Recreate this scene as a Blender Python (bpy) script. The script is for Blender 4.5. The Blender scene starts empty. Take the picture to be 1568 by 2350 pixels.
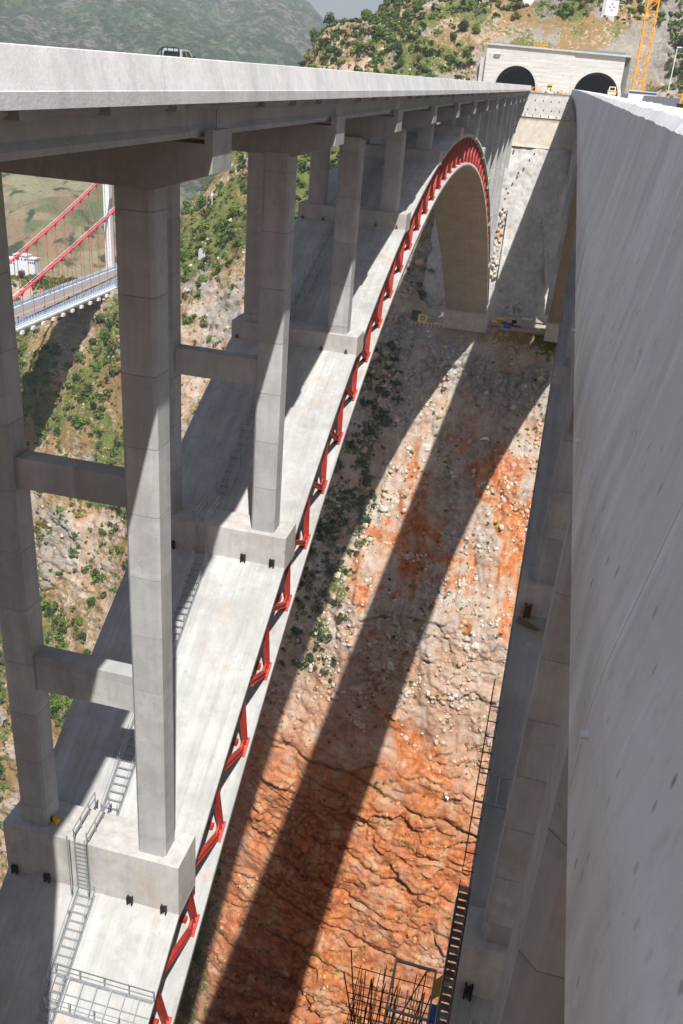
import bpy, bmesh, math, random
import numpy as np
from mathutils import Vector, Matrix
random.seed(7); RNG = np.random.default_rng(11)
S = bpy.context.scene
R = math.radians

# ------------------------------------------------------------------ camera
CX, CY, F = 784.0, 1175.0, 2031.88
M = np.array([[0.96815605, 0.1721055, -0.18180641],
              [0.23889632, -0.41800527, 0.87647028],
              [0.07484932, -0.89199288, -0.4458097]])   # columns: camera right, down, forward in world axes
def ray(u, v): return M @ np.array([u-CX, v-CY, F])
def atY(u, v, Y): r = ray(u, v); return r*(Y/r[1])
def atX(u, v, X): r = ray(u, v); return r*(X/r[0])
def atZ(u, v, Z): r = ray(u, v); return r*(Z/r[2])
def proj(P):
    q = np.asarray(P, float) @ M
    return CX+F*q[..., 0]/q[..., 2], CY+F*q[..., 1]/q[..., 2], q[..., 2]
cam_d = bpy.data.cameras.new('camera'); cam = bpy.data.objects.new('camera', cam_d)
S.collection.objects.link(cam); S.camera = cam
cam_d.sensor_fit = 'VERTICAL'; cam_d.sensor_height = 24.0; cam_d.lens = 24.0*F/2350.0
cam_d.clip_start = 0.05; cam_d.clip_end = 20000
mw = Matrix.Identity(4)
for i in range(3):
    mw[i][0] = M[i, 0]; mw[i][1] = -M[i, 1]; mw[i][2] = -M[i, 2]
cam.matrix_world = mw

# ------------------------------------------------------------------ light
SUN = Vector((0.245, -0.59, 1.0)).normalized()
elev = math.asin(SUN.z); az = math.atan2(SUN.x, SUN.y)
W = bpy.data.worlds.new('World'); S.world = W; W.use_nodes = True
nt = W.node_tree; bg = nt.nodes['Background']
sky = nt.nodes.new('ShaderNodeTexSky'); sky.sky_type = 'NISHITA'; sky.sun_disc = False
sky.sun_elevation = elev; sky.sun_rotation = az; sky.air_density = 1.0; sky.dust_density = 4.0; sky.altitude = 900
nt.links.new(sky.outputs[0], bg.inputs[0]); bg.inputs[1].default_value = 0.05
sl = bpy.data.lights.new('sun', 'SUN'); sl.energy = 5.0; sl.angle = R(0.53); sl.color = (1.0, 0.965, 0.91)
so = bpy.data.objects.new('sun', sl); S.collection.objects.link(so)
so.rotation_euler = SUN.to_track_quat('Z', 'Y').to_euler()
S.view_settings.view_transform = 'Standard'; S.view_settings.look = 'None'
S.view_settings.exposure = 0.68; S.view_settings.gamma = 1.0; S.view_settings.use_curve_mapping = False
S.cycles.max_bounces = 6; S.cycles.diffuse_bounces = 3; S.cycles.volume_bounces = 0
S.cycles.transparent_max_bounces = 6; S.cycles.use_denoising = True
S.cycles.volume_step_rate = 1.0

# ------------------------------------------------------------------ helpers
COL = S.collection
class MB:
    def __init__(s): s.v = []; s.f = []
    def add(s, vs, fs):
        o = len(s.v); s.v += [tuple(map(float, p)) for p in vs]; s.f += [tuple(i+o for i in f) for f in fs]
    def box(s, x0, x1, y0, y1, z0, z1):
        s.add([(x0,y0,z0),(x1,y0,z0),(x1,y1,z0),(x0,y1,z0),(x0,y0,z1),(x1,y0,z1),(x1,y1,z1),(x0,y1,z1)],
              [(0,3,2,1),(4,5,6,7),(0,1,5,4),(1,2,6,5),(2,3,7,6),(3,0,4,7)])
    def obox(s, p, q, w, h, up=(0,0,1)):          # bar from p to q with section w x h
        p = Vector(p); q = Vector(q); d = (q-p).normalized(); u = Vector(up)
        sd = d.cross(u)
        if sd.length < 1e-4: sd = d.cross(Vector((1,0,0)))
        sd.normalize(); u = sd.cross(d)
        vs = []
        for b in (p, q):
            for a, c in ((-1,-1),(1,-1),(1,1),(-1,1)): vs.append(b+sd*a*w/2+u*c*h/2)
        s.add(vs, [(0,3,2,1)[::-1],(4,5,6,7),(0,1,5,4)[::-1],(1,2,6,5)[::-1],(2,3,7,6)[::-1],(3,0,4,7)[::-1]])
    def tube(s, pts, r, n=6):
        rings = []
        for i, p in enumerate(pts):
            p = Vector(p); a = Vector(pts[max(i-1,0)]); b = Vector(pts[min(i+1,len(pts)-1)])
            d = (b-a).normalized(); u = Vector((0,0,1)) if abs(d.z) < .95 else Vector((1,0,0))
            sd = d.cross(u).normalized(); u = sd.cross(d); rr = r[i] if hasattr(r, '__len__') else r
            rings.append([p+sd*math.cos(t)*rr+u*math.sin(t)*rr for t in [2*math.pi*k/n for k in range(n)]])
        vs = [q for g in rings for q in g]; fs = []
        for i in range(len(pts)-1):
            for k in range(n): fs.append((i*n+k, i*n+(k+1)%n, (i+1)*n+(k+1)%n, (i+1)*n+k))
        fs.append(tuple(range(n))[::-1]); fs.append(tuple((len(pts)-1)*n+k for k in range(n)))
        s.add(vs, fs)
    def prism(s, prof, a, b, fn):                 # closed profile (list of 2-vectors) swept over stations; fn(p, t) -> xyz
        n = len(prof); st = a if hasattr(a, '__len__') else [a, b]
        vs = [fn(p, t) for t in st for p in prof]; fs = []
        for i in range(len(st)-1):
            for k in range(n): fs.append((i*n+k, i*n+(k+1)%n, (i+1)*n+(k+1)%n, (i+1)*n+k))
        fs.append(tuple(range(n))[::-1]); fs.append(tuple((len(st)-1)*n+k for k in range(n)))
        s.add(vs, fs)
    def mesh(s, name, mat, smooth=False):
        m = bpy.data.meshes.new(name); m.from_pydata(s.v, [], s.f); m.validate()
        bm = bmesh.new(); bm.from_mesh(m); bmesh.ops.recalc_face_normals(bm, faces=bm.faces); bm.to_mesh(m); bm.free()
        if mat: m.materials.append(mat)
        if smooth: m.polygons.foreach_set('use_smooth', [True]*len(m.polygons))
        return m
    def build(s, name, mat, parent=None, smooth=False):
        return link(name, s.mesh(name, mat, smooth), parent)
def link(name, mesh, parent=None, loc=None):
    o = bpy.data.objects.new(name, mesh); COL.objects.link(o)
    if parent: o.parent = parent
    if loc is not None: o.location = loc
    return o
def tag(o, label=None, cat=None, group=None, kind=None):
    if label: o['label'] = label
    if cat: o['category'] = cat
    if group: o['group'] = group
    if kind: o['kind'] = kind
    return o
def thing(name, label, cat, group=None, loc=(0,0,0), rz=0):
    o = bpy.data.objects.new(name, None); COL.objects.link(o); o.empty_display_size = .2
    o.location = loc; o.rotation_euler = (0,0,rz); return tag(o, label, cat, group)
def part(name, parent):
    o = bpy.data.objects.new(name, None); COL.objects.link(o); o.parent = parent; o.empty_display_size = .2; return o
def npmesh(name, V, Fq, mat, smooth=False, mats=None, mi=None):
    m = bpy.data.meshes.new(name); V = np.asarray(V, np.float32); Fq = np.asarray(Fq, np.int32)
    k = Fq.shape[1]; m.vertices.add(len(V)); m.vertices.foreach_set('co', V.ravel())
    m.loops.add(Fq.size); m.loops.foreach_set('vertex_index', Fq.ravel())
    m.polygons.add(len(Fq)); m.polygons.foreach_set('loop_start', np.arange(0, Fq.size, k, dtype=np.int32))
    m.polygons.foreach_set('loop_total', np.full(len(Fq), k, np.int32))
    if smooth: m.polygons.foreach_set('use_smooth', np.ones(len(Fq), bool))
    for x in (mats or [mat]): m.materials.append(x)
    if mi is not None: m.polygons.foreach_set('material_index', np.asarray(mi, np.int32))
    m.update(); m.validate(); return m

# vectorised noise
_P = RNG.permutation(512).astype(np.int64); _G = RNG.normal(size=(512, 3)); _G /= np.linalg.norm(_G, axis=1)[:, None]
def perlin(x, y, z):
    xi, yi, zi = np.floor(x).astype(np.int64), np.floor(y).astype(np.int64), np.floor(z).astype(np.int64)
    xf, yf, zf = x-xi, y-yi, z-zi
    fa = lambda t: t*t*t*(t*(t*6-15)+10)
    u, v, w = fa(xf), fa(yf), fa(zf)
    def g(i, j, k):
        h = _P[(_P[(_P[(xi+i) & 511]+yi+j) & 511]+zi+k) & 511]; G = _G[h]
        return G[..., 0]*(xf-i)+G[..., 1]*(yf-j)+G[..., 2]*(zf-k)
    l = lambda a, b, t: a+(b-a)*t
    return 1.6*l(l(l(g(0,0,0), g(1,0,0), u), l(g(0,1,0), g(1,1,0), u), v), l(l(g(0,0,1), g(1,0,1), u), l(g(0,1,1), g(1,1,1), u), v), w)
def fbm(x, y, z, o=4, rid=False):
    s = 0; a = 1; t = 0
    for i in range(o):
        n = perlin(x*2**i+i*17.3, y*2**i+i*5.1, z*2**i-i*9.7)
        s = s+a*((1-2*np.abs(n)) if rid else n); t += a; a *= .5
    return s/t
def cells(x, y, z):                                # jittered cell distance F1, F2 and id
    xi, yi, zi = np.floor(x).astype(np.int64), np.floor(y).astype(np.int64), np.floor(z).astype(np.int64)
    f1 = np.full(x.shape, 9.); f2 = f1.copy(); idd = np.zeros(x.shape)
    for i in (-1,0,1):
        for j in (-1,0,1):
            for k in (-1,0,1):
                h = _P[(_P[(_P[(xi+i) & 511]+yi+j) & 511]+zi+k) & 511]
                J = _G[h]*.42+.5
                d = np.sqrt((xi+i+J[..., 0]-x)**2+(yi+j+J[..., 1]-y)**2+(zi+k+J[..., 2]-z)**2)
                nw = d < f1; f2 = np.where(nw, f1, np.minimum(f2, d)); idd = np.where(nw, h/511., idd); f1 = np.where(nw, d, f1)
    return f1, f2, idd
sm = lambda a, b, x: (lambda t: t*t*(3-2*t))(np.clip((x-a)/(b-a), 0, 1))

# ------------------------------------------------------------------ materials
class NT:
    def __init__(s, name, rough=.8, spec=.3):
        s.m = bpy.data.materials.new(name); s.m.use_nodes = True; s.t = s.m.node_tree; s.b = s.t.nodes['Principled BSDF']
        s.b.inputs['Roughness'].default_value = rough; s.b.inputs['Specular IOR Level'].default_value = spec
    def n(s, k, **kw):
        x = s.t.nodes.new('ShaderNode'+k)
        for a, b in kw.items():
            if a in x.inputs: s.set(x.inputs[a], b)
            else: setattr(x, a, b)
        return x
    def set(s, i, v):
        if isinstance(v, bpy.types.NodeSocket): s.t.links.new(v, i)
        else: i.default_value = v
    def pos(s): return s.n('NewGeometry').outputs['Position']
    def mp(s, v, sc, loc=(0,0,0)):
        x = s.n('Mapping'); s.set(x.inputs[0], v); x.inputs['Scale'].default_value = sc; x.inputs['Location'].default_value = loc; return x.outputs[0]
    def noise(s, v, sc, det=5, ro=.55, dist=0):
        return s.n('TexNoise', Vector=v, Scale=sc, Detail=det, Roughness=ro, Distortion=dist).outputs['Fac']
    def ramp(s, f, *st):
        x = s.n('ValToRGB'); s.set(x.inputs[0], f); e = x.color_ramp.elements
        while len(e) > 1: e.remove(e[0])
        for i, (p, c) in enumerate(st):
            q = e[0] if i == 0 else e.new(p); q.position = p; q.color = (c, c, c, 1) if not hasattr(c, '__len__') else (*c, 1)
        return x.outputs[0]
    def mr(s, f, a, b, c=0., d=1.):
        x = s.n('MapRange'); s.set(x.inputs[0], f)
        for i, v in enumerate((a, b, c, d)): x.inputs[i+1].default_value = v
        return x.outputs[0]
    def mix(s, f, a, b, bt='MIX'):
        x = s.n('Mix', data_type='RGBA', blend_type=bt)
        s.set(x.inputs['Factor'], f)
        for i, v in ((6, a), (7, b)):
            if isinstance(v, tuple) and len(v) == 3: v = (*v, 1)
            s.set(x.inputs[i], v)
        return x.outputs[2]
    def math(s, op, a, b=0., c=0.):
        x = s.n('Math', operation=op)
        for i, v in enumerate((a, b, c)): s.set(x.inputs[i], v)
        return x.outputs[0]
    def bump(s, h, st, dist):
        x = s.n('Bump'); s.set(x.inputs['Height'], h); x.inputs['Strength'].default_value = st; x.inputs['Distance'].default_value = dist
        s.t.links.new(x.outputs[0], s.b.inputs['Normal'])
    def col(s, c):
        if isinstance(c, tuple): c = (*c, 1)
        s.set(s.b.inputs['Base Color'], c); return s.m
def flat(name, c, rough=.6, metal=0, var=.15, spec=.3):
    t = NT(name, rough, spec); t.b.inputs['Metallic'].default_value = metal
    n = t.noise(t.pos(), 2.3, 4)
    return t.col(t.mix(t.mr(n, .3, .7), tuple(x*(1-var) for x in c), tuple(min(1, x*(1+var)) for x in c)))
def concrete(name, c, blotch=.16, streak=.14, rust=.12, lift=0., near=False, plank=0., dark=0., ax=(1.4,1.4,.07)):
    t = NT(name, .88, .2); p = t.pos(); k = lambda f: tuple(min(1, x*f) for x in c)
    a = t.noise(p, .28, 7, .62)
    col = t.mix(t.mr(a, .3, .7), k(1-blotch), k(1+blotch*.8))
    st = t.noise(t.mp(p, ax), 1.3, 5, .6)
    col = t.mix(t.mr(st, .42, .78, 0, streak*2.6), col, k(.55))
    b = t.noise(t.mp(p, (1,1,1), (31,7,3)), .9, 6, .7)
    col = t.mix(t.mr(b, .48, .72, 0, .6), col, k(1.25)); col = t.mix(t.mr(t.noise(t.mp(p, (1,1,.5), (5,1,2)), 1.7, 6, .7), .56, .68, 0, .4), col, k(.6))
    if rust: 
        r = t.noise(t.mp(p, (.5,.5,.16), (3,9,1)), 1.1, 5, .6)
        col = t.mix(t.mr(r, .56, .75, 0, rust*2.5), col, (.42,.30,.20))
    if lift:
        sx = t.n('SeparateXYZ', Vector=p).outputs
        z = t.math('FLOOR', t.math('DIVIDE', t.math('ADD', sx[2], 200.4), 3.1))
        xx = t.math('FLOOR', t.math('DIVIDE', sx[0], 2.6)); yy = t.math('FLOOR', t.math('DIVIDE', t.math('SUBTRACT', sx[1], 5.), 17.15))
        wn = t.n('TexWhiteNoise', noise_dimensions='3D', Vector=t.n('CombineXYZ', X=xx, Y=yy, Z=z).outputs[0]).outputs[0]
        col = t.mix(t.mr(wn, 0, 1, 0, lift), col, k(.5))
        fz = t.math('FRACT', t.math('DIVIDE', t.math('ADD', sx[2], 200.4+.03), 3.1)); jn = t.math('MULTIPLY', t.mr(fz, .0, .028, 1, 0), t.mr(t.noise(p, 1.3, 4), .35, .6, .25, .8))
        col = t.mix(jn, col, k(.6)); jl = t.math('MULTIPLY', t.mr(fz, .80, 1., 0, .3), t.mr(t.noise(t.mp(p, (1,1,.3)), 2.4, 5), .45, .6)); col = t.mix(jl, col, k(.6))
    if plank:
        px = t.n('SeparateXYZ', Vector=p).outputs[0]
        w = t.n('TexWhiteNoise', noise_dimensions='1D', W=t.math('FLOOR', t.math('DIVIDE', px, .62))).outputs[0]
        col = t.mix(t.mr(w, 0, 1, 0, plank), col, k(.62))
    fn = t.noise(p, 7, 6, .7)
    if near:
        v = t.n('TexVoronoi', Vector=t.mp(p, (1,.9,.45), (2,1,0)), Scale=17.).outputs['Distance']
        m2 = t.mr(t.noise(p, 3.1, 3), .38, .55)
        pit = t.math('MULTIPLY', t.mr(v, .15, .07), m2)
        col = t.mix(t.math('MULTIPLY', pit, .8), col, k(.25))
        v2 = t.n('TexVoronoi', Vector=t.mp(p, (1,.9,.45)), Scale=2.6).outputs['Distance']
        wob = t.math('ADD', v2, t.math('MULTIPLY', t.noise(p, 9, 3), .12))
        col = t.mix(t.mr(wob, .15, .08, 0, .38), col, k(.4)); col = t.mix(t.mr(t.noise(t.mp(p, (1,1,.6)), 14., 8, .75), .52, .66, 0, .35), col, k(.6)); col = t.mix(t.mr(t.noise(t.mp(p, (1,2.5,.25)), 2.2, 6, .7), .55, .7, 0, .4), col, k(.62)); col = t.mix(t.mr(t.noise(t.mp(p, (1,3.,.5), (7,2,1)), 1.5, 6, .7), .56, .66, 0, .5), col, k(1.2))
        sx = t.n('SeparateXYZ', Vector=p).outputs
        low = t.mr(sx[2], -1.05, -1.3); tn = t.noise(t.mp(p, (1,.6,.12)), 4., 5)
        col = t.mix(t.math('MULTIPLY', low, t.mr(tn, .38, .62, .05, .5)), col, (.36,.29,.21))
        h = t.math('SUBTRACT', t.math('MULTIPLY', fn, .3), t.math('MULTIPLY', pit, .6)); t.bump(h, .6, .02)
    else:
        v = t.n('TexVoronoi', Vector=p, Scale=1.6).outputs['Distance']
        col = t.mix(t.math('MULTIPLY', t.mr(v, .13, .05), t.mr(t.noise(p, .5, 2), .5, .6, 0, .45)), col, k(.4))
        t.bump(fn, .3, .05)
    return t.col(col)
CON = concrete('column_concrete', (.45,.455,.455), lift=.42, rust=.10, blotch=.2, streak=.2)
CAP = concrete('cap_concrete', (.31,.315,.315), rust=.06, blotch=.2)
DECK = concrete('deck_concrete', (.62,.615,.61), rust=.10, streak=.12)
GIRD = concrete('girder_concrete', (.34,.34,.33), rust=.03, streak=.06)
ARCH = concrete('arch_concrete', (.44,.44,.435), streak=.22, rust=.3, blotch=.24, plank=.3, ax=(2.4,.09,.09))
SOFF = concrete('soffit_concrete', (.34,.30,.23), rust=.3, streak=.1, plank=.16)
PED = concrete('pedestal_concrete', (.46,.445,.43), rust=.24, streak=.22, blotch=.2)
NEAR = concrete('parapet_concrete', (.78,.785,.80), near=True, rust=.06, streak=.10, blotch=.14)
PORT = concrete('portal_concrete', (.52,.50,.48), rust=.04, streak=.1, blotch=.1)
WALL = concrete('sprayed_concrete', (.45,.435,.42), rust=.14, streak=.28, blotch=.25)
BAND = concrete('beige_concrete', (.48,.43,.37), rust=.2, streak=.22)
t = NT('red_steel', .55, .35); p = t.pos(); c = t.mix(t.mr(t.noise(p, .6, 5), .35, .65), (.30,.024,.018), (.46,.048,.034)); c = t.mix(t.mr(t.noise(p, 3., 6, .7), .56, .7, 0, .6), c, (.50,.16,.11)); c = t.mix(t.mr(t.noise(p, 1.7, 6, .7), .6, .72, 0, .8), c, (.16,.04,.03)); REDS = t.col(c)
GALV = flat('galvanised_steel', (.42,.45,.47), .38, .6)
RUST = flat('rusty_steel', (.13,.06,.035), .8)
BLACK = flat('black_steel', (.02,.02,.02), .5)
WHITE = flat('white_paint', (.72,.74,.76), .5)
ORNG = flat('orange_paint', (.80,.36,.02), .45)
YELL = flat('yellow_paint', (.80,.48,.03), .5)
BLUE = flat('blue_paint', (.06,.28,.60), .45)
PALE = flat('pale_blue_paint', (.45,.62,.68), .5)
PINK = flat('pink_red_paint', (.66,.10,.13), .5)
HANG = flat('hanger_red', (.45,.10,.07), .6)
ASPH = flat('asphalt', (.21,.20,.205), .9)
WOOD = flat('weathered_wood', (.22,.14,.08), .85)
GLASS = flat('dark_glass', (.02,.025,.03), .12, spec=.6)
SILV = flat('silver_car_paint', (.50,.55,.58), .3, .5)
RUBB = flat('rubber', (.025,.025,.025), .9)
GREEN = flat('green_paint', (.01,.10,.06), .6)
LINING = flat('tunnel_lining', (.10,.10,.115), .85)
DGREY = flat('dull_grey_steel', (.15,.155,.16), .7)
CLOTH = flat('blue_tarp', (.05,.15,.45), .7)
REDP = flat('red_paint', (.6,.06,.04), .6)

# ------------------------------------------------------------------ arch and bridge numbers
CROWN = 120.25
up = lambda Y: -6.09-.0043*(Y-CROWN)**2
def lo(Y):
    k = np.where(np.asarray(Y) < CROWN, .0047, .00425)
    return -9.64-k*(Y-CROWN)**2
PY = [31.45+17.15*i for i in range(14)]
PEDTOP = {0: -37.4, 1: -26.74, 2: -18.05}

def road_dx(side, Y):
    return -2.6e-5*max(Y,0)**2 if side == 'l' else -.004*Y*(Y>0)-3.0e-5*max(Y,0)**2

def chamfer_ring(x0, x1, y0, y1, z, c=.16, ins=0.):
    x0 += ins; x1 -= ins; y0 += ins; y1 -= ins
    return [(x0+c,y0,z),(x1-c,y0,z),(x1,y0+c,z),(x1,y1-c,z),(x1-c,y1,z),(x0+c,y1,z),(x0,y1-c,z),(x0,y0+c,z)]
def column_mesh(x0, x1, y0, y1, z0, z1, c=.16):
    mb = MB(); rings = [(z0, 0)]
    z = math.ceil((z0+200.4)/3.1)*3.1-200.4
    while z < z1-.3:
        if z > z0+.3: rings += [(z-.015, 0), (z-.012, .02), (z+.012, .02), (z+.015, 0)]
        z += 3.1
    rings.append((z1, 0)); vs = [p for z, i in rings for p in chamfer_ring(x0, x1, y0, y1, z, c, i)]; fs = []
    for i in range(len(rings)-1):
        for k in range(8): fs.append((i*8+k, i*8+(k+1)%8, (i+1)*8+(k+1)%8, (i+1)*8+k))
    fs.append(tuple(range(8))[::-1]); fs.append(tuple((len(rings)-1)*8+k for k in range(8)))
    mb.add(vs, fs); return mb

def bridge(side):
    left = side == 'l'; C = -18.35 if left else 6.6; m = 1 if left else -1
    X = lambda lx: C+m*lx
    bx = lambda mb, a, b, y0, y1, z0, z1: mb.box(min(X(a), X(b)), max(X(a), X(b)), y0, y1, z0, z1)
    T = thing('arch_bridge',
              'left concrete arch bridge with red steel struts, seen whole, a pickup on its deck' if left else
              'right concrete arch bridge seen from its own deck, shaded parapet filling the right edge', 'bridge', 'twin arch bridges')
    # ---- arch
    A = part('arch', T)
    Ys = np.linspace(14, 224, 141)
    nrm = lambda Y, k: np.array([0, 2*k*(Y-CROWN), 1.])/math.sqrt(1+(2*k*(Y-CROWN))**2)
    def slab(top, th_fn, lx, name, mat, mat2, topface):
        vs = []; fs = []; mi = []
        for Y in Ys:
            n = nrm(Y, .0043); t = th_fn(Y)
            a = np.array([0, Y, float(top(Y))]); b = a-n*t if topface else a+n*t
            if topface: hi, lw = a, b
            else: hi, lw = b, a
            for lxx, pt in ((-lx, hi), (lx, hi), (lx, lw), (-lx, lw)): vs.append((X(lxx), pt[1], pt[2]))
        for i in range(len(Ys)-1):
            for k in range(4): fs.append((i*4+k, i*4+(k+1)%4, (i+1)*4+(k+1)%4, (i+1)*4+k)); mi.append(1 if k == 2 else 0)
        e = (len(Ys)-1)*4
        fs += [(0,1,2,3), (e+3,e+2,e+1,e)]; mi += [0, 0]
        me = npmesh(name, vs, fs, None, mats=[mat, mat2], mi=mi)
        bm = bmesh.new(); bm.from_mesh(me); bmesh.ops.recalc_face_normals(bm, faces=bm.faces); bm.to_mesh(me); bm.free()
        return link(name, me, A)
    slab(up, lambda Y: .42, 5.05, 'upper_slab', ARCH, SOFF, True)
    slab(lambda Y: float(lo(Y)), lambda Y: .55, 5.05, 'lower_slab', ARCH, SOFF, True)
    # raised shuttering lines and the inner web so that the arch is closed behind the struts
    # ---- steel struts
    nodes = np.arange(16.6, 222, 4.15)
    for sgn in (1, -1):
        sx = X(sgn*4.7)
        for Yn in nodes:
            zb = float(lo(Yn))
            bot = Vector((sx, Yn, zb+.02))
            th_ = math.atan(.0089*(CROWN-Yn)); sh_ = -(up(Yn)-float(lo(Yn)))*math.sin(th_)*math.cos(th_)
            for dY in (-2.07, 2.07):
                Yt = Yn+dY+sh_; zt_ = up(Yt)-.42*math.sqrt(1+(.0086*(Yt-CROWN))**2)
                topp = Vector((sx, Yt, zt_))
                q = MB(); d = (topp-bot)
                a = bot+d*.03; b = topp-d*.01
                a = a+Vector((0, .22 if dY > 0 else -.22, 0))
                dn = (b-a).normalized(); sd = Vector((1,0,0)); u = dn.cross(sd)
                # H section: two flanges facing along the bridge and a web
                for off in (-.15, .15): q.obox(a+u*off, b+u*off, .30, .05, up=tuple(u))
                q.obox(a, b, .05, .28, up=tuple(u))
                q.build('steel_strut', REDS, A)
            n = nrm(Yn, .0045); tdir = Vector((0, n[2], -n[1])); nn = Vector(n)
            q = MB(); q.obox(bot-tdir*.62+nn*.05, bot+tdir*.62+nn*.05, .5, .1, up=tuple(nn)); q.obox(bot-tdir*.4+nn*.3, bot+tdir*.4+nn*.3, .06, .5, up=tuple(nn))
            q.build('gusset_plate', REDS, A)
    # middle webs of the arch (struts again, a few inner rows read through the gaps)
    for sgn in (0,):
        q = MB()
        for Yn in nodes:
            zb = float(lo(Yn))+.05
            th_ = math.atan(.0089*(CROWN-Yn)); sh_ = -(up(Yn)-float(lo(Yn)))*math.sin(th_)*math.cos(th_)
            for dY in (-2.07, 2.07):
                Yt = Yn+dY+sh_; q.obox((X(0), Yn, zb), (X(0), Yt, up(Yt)-.5), .45, .45, up=(0,1,0))
        o = q.build('inner_steel_web', REDS, A)
    # cross bracing between rows
    for Yn in nodes:
        zb = float(lo(Yn))+.3; q = MB(); q.obox((X(-4.3), Yn, zb), (X(4.3), Yn, zb), .3, .3); q.build('steel_cross_brace', REDS, A)
    # ---- springing block
    q = MB()
    f = [(217,-50.6),(219.5,-48.0),(228,-50.5),(229,-55.6),(219.5,-55.6)]
    q.prism([(y, z) for y, z in f], [-5.35, 5.35], None, lambda p, t: (X(t), p[0], p[1])); q.build('arch_footing', PED, T)
    q = MB(); q.prism([(26,-56),(19,-47),(8,-46),(8,-75),(26,-75)], [-5.35, 5.35], None, lambda p, t: (X(t), p[0], p[1])); q.build('arch_footing', PED, T)
    # ---- piers
    for i in range(-1, 14):
        Pp = part('pier', T)
        if i == -1:
            y0, y1 = 11.5, 13.8; legs = [(2.45, 5.0), (-5.0, -2.45)]; zb = -60; ctop = -4.2; dx = road_dx(side, 12)
            for a, b in legs:
                column_mesh(min(X(a), X(b)), max(X(a), X(b)), y0, y1, zb, ctop, .35).build('column', CON, Pp)
            q = MB(); pr = [(-6.3,-3.75),(-6.3,-2.7),(5.98,-2.7),(5.98,-3.9),(5.0,-4.6),(-5.0,-4.6)]
            q.prism(pr, [11.0, 14.3], None, lambda p, t: (X(p[0])+dx, t, p[1])); q.build('cap_beam', CAP, Pp)
            for z in (-18, -34): 
                q = MB(); bx(q, -2.44, 2.44, 12.0, 13.3, z-2, z); q.build('tie_beam', CON, Pp)
            continue
        y = PY[i]; dx = road_dx(side, y)
        az_ = up(y); zt_ = PEDTOP.get(i, az_+.95)
        c0, c1 = (2.62, 4.16)
        y0, y1 = y-.70, y+.70
        if i <= 10:
            pf, pb = y-1.12, y+1.2
            zlow = up(pf)-.25 if y < CROWN else up(pb)-.25
            q = MB(); bx(q, -5.03, 5.06, pf, pb, min(zlow, zt_-.5), zt_); q.build('pedestal', PED, Pp)
            zb = zt_
        else:
            zb = {11: up(y)-.3, 12: -56.0, 13: -28.0}[i]
        ctop = -4.15
        for a, b in ((c0, c1), (-c1, -c0)):
            if ctop-zb < .1: continue
            x0, x1 = sorted((X(a)+dx*.8, X(b)+dx*.8))
            column_mesh(x0, x1, y0, y1, zb-.03, ctop, .14).build('column', CON, Pp)
        # cap: T-shaped, end upstands
        zc = max(-4.28, zt_+.1 if i in (4,5,6) else -9)
        capy = 32.4+17.4*i-.95
        w = 6.53 if left else 6.0
        pr = [(-w,-3.55),(-w,-2.16),(-w+.3,-2.16),(-w+.3,-2.62),(w-.3,-2.62),(w-.3,-2.16),(w,-2.16),(w,-3.55),(4.3,min(-3.6,zc)),(-4.3,min(-3.6,zc))]
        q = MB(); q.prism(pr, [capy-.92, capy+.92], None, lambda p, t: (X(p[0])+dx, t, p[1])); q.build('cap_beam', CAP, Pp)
        beams = {0: [(-15.95, 1.45), (-26.35, 2.05)], 1: [(-15.6, 1.6)], 9: [(-13, 1.7)], 10: [(-15, 1.7), (-26, 1.7)],
                 11: [(-15, 1.7), (-29, 1.7)], 12: [(-16, 1.7), (-34, 1.7)]}.get(i, [])
        for zt2, h in beams:
            q = MB(); q.box(X(0)-2.61+dx*.8, X(0)+2.61+dx*.8, y-.42, y+.48, zt2-h, zt2); q.build('tie_beam', CON, Pp)
    # ---- deck
    D = part('deck', T)
    ys = list(np.arange(-60, 266.1, 6.0)); e = 6.95 if left else 6.33
    q = MB(); ks = .93 if left else 1.16; fb = 1.27 if left else 1.5
    pr = [(-6.95,-fb),(-6.95,-ks),(e-.02,-ks),(e,-ks),(e,-fb),(e-.8,-fb+.06),(5.0,-1.30),(-5.0,-1.30)]
    if not left: pr = [(-7.2,-fb),(-7.2,-ks),(e,-ks),(e,-fb),(e-.5,-fb+.05),(e-1.2,-1.40),(-6.2,-1.40)]
    q.prism(pr, ys, None, lambda p, t: (X(p[0])+road_dx(side, t), t, p[1])); q.build('deck_slab', DECK, D)
    q = MB(); q.prism([(-6.4,-ks+.004),(-6.4,-ks+.07),(e-.5,-ks+.07),(e-.5,-ks+.004)], ys, None, lambda p, t: (X(p[0])+road_dx(side, t), t, p[1])); q.build('road_surface', ASPH, D)
    # girders, one per line and span
    spans = [-20.0, -2.6, 14.8]+[32.2+17.4*k for k in range(0, 14)]+[266.]
    spans = [-54.8,-37.4]+spans
    gx = [5.75, 2.9, 0, -2.9, -5.75] if left else [5.35, 2.7, 0, -2.7, -5.5]
    zt_ = -1.32 if left else -1.42
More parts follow.
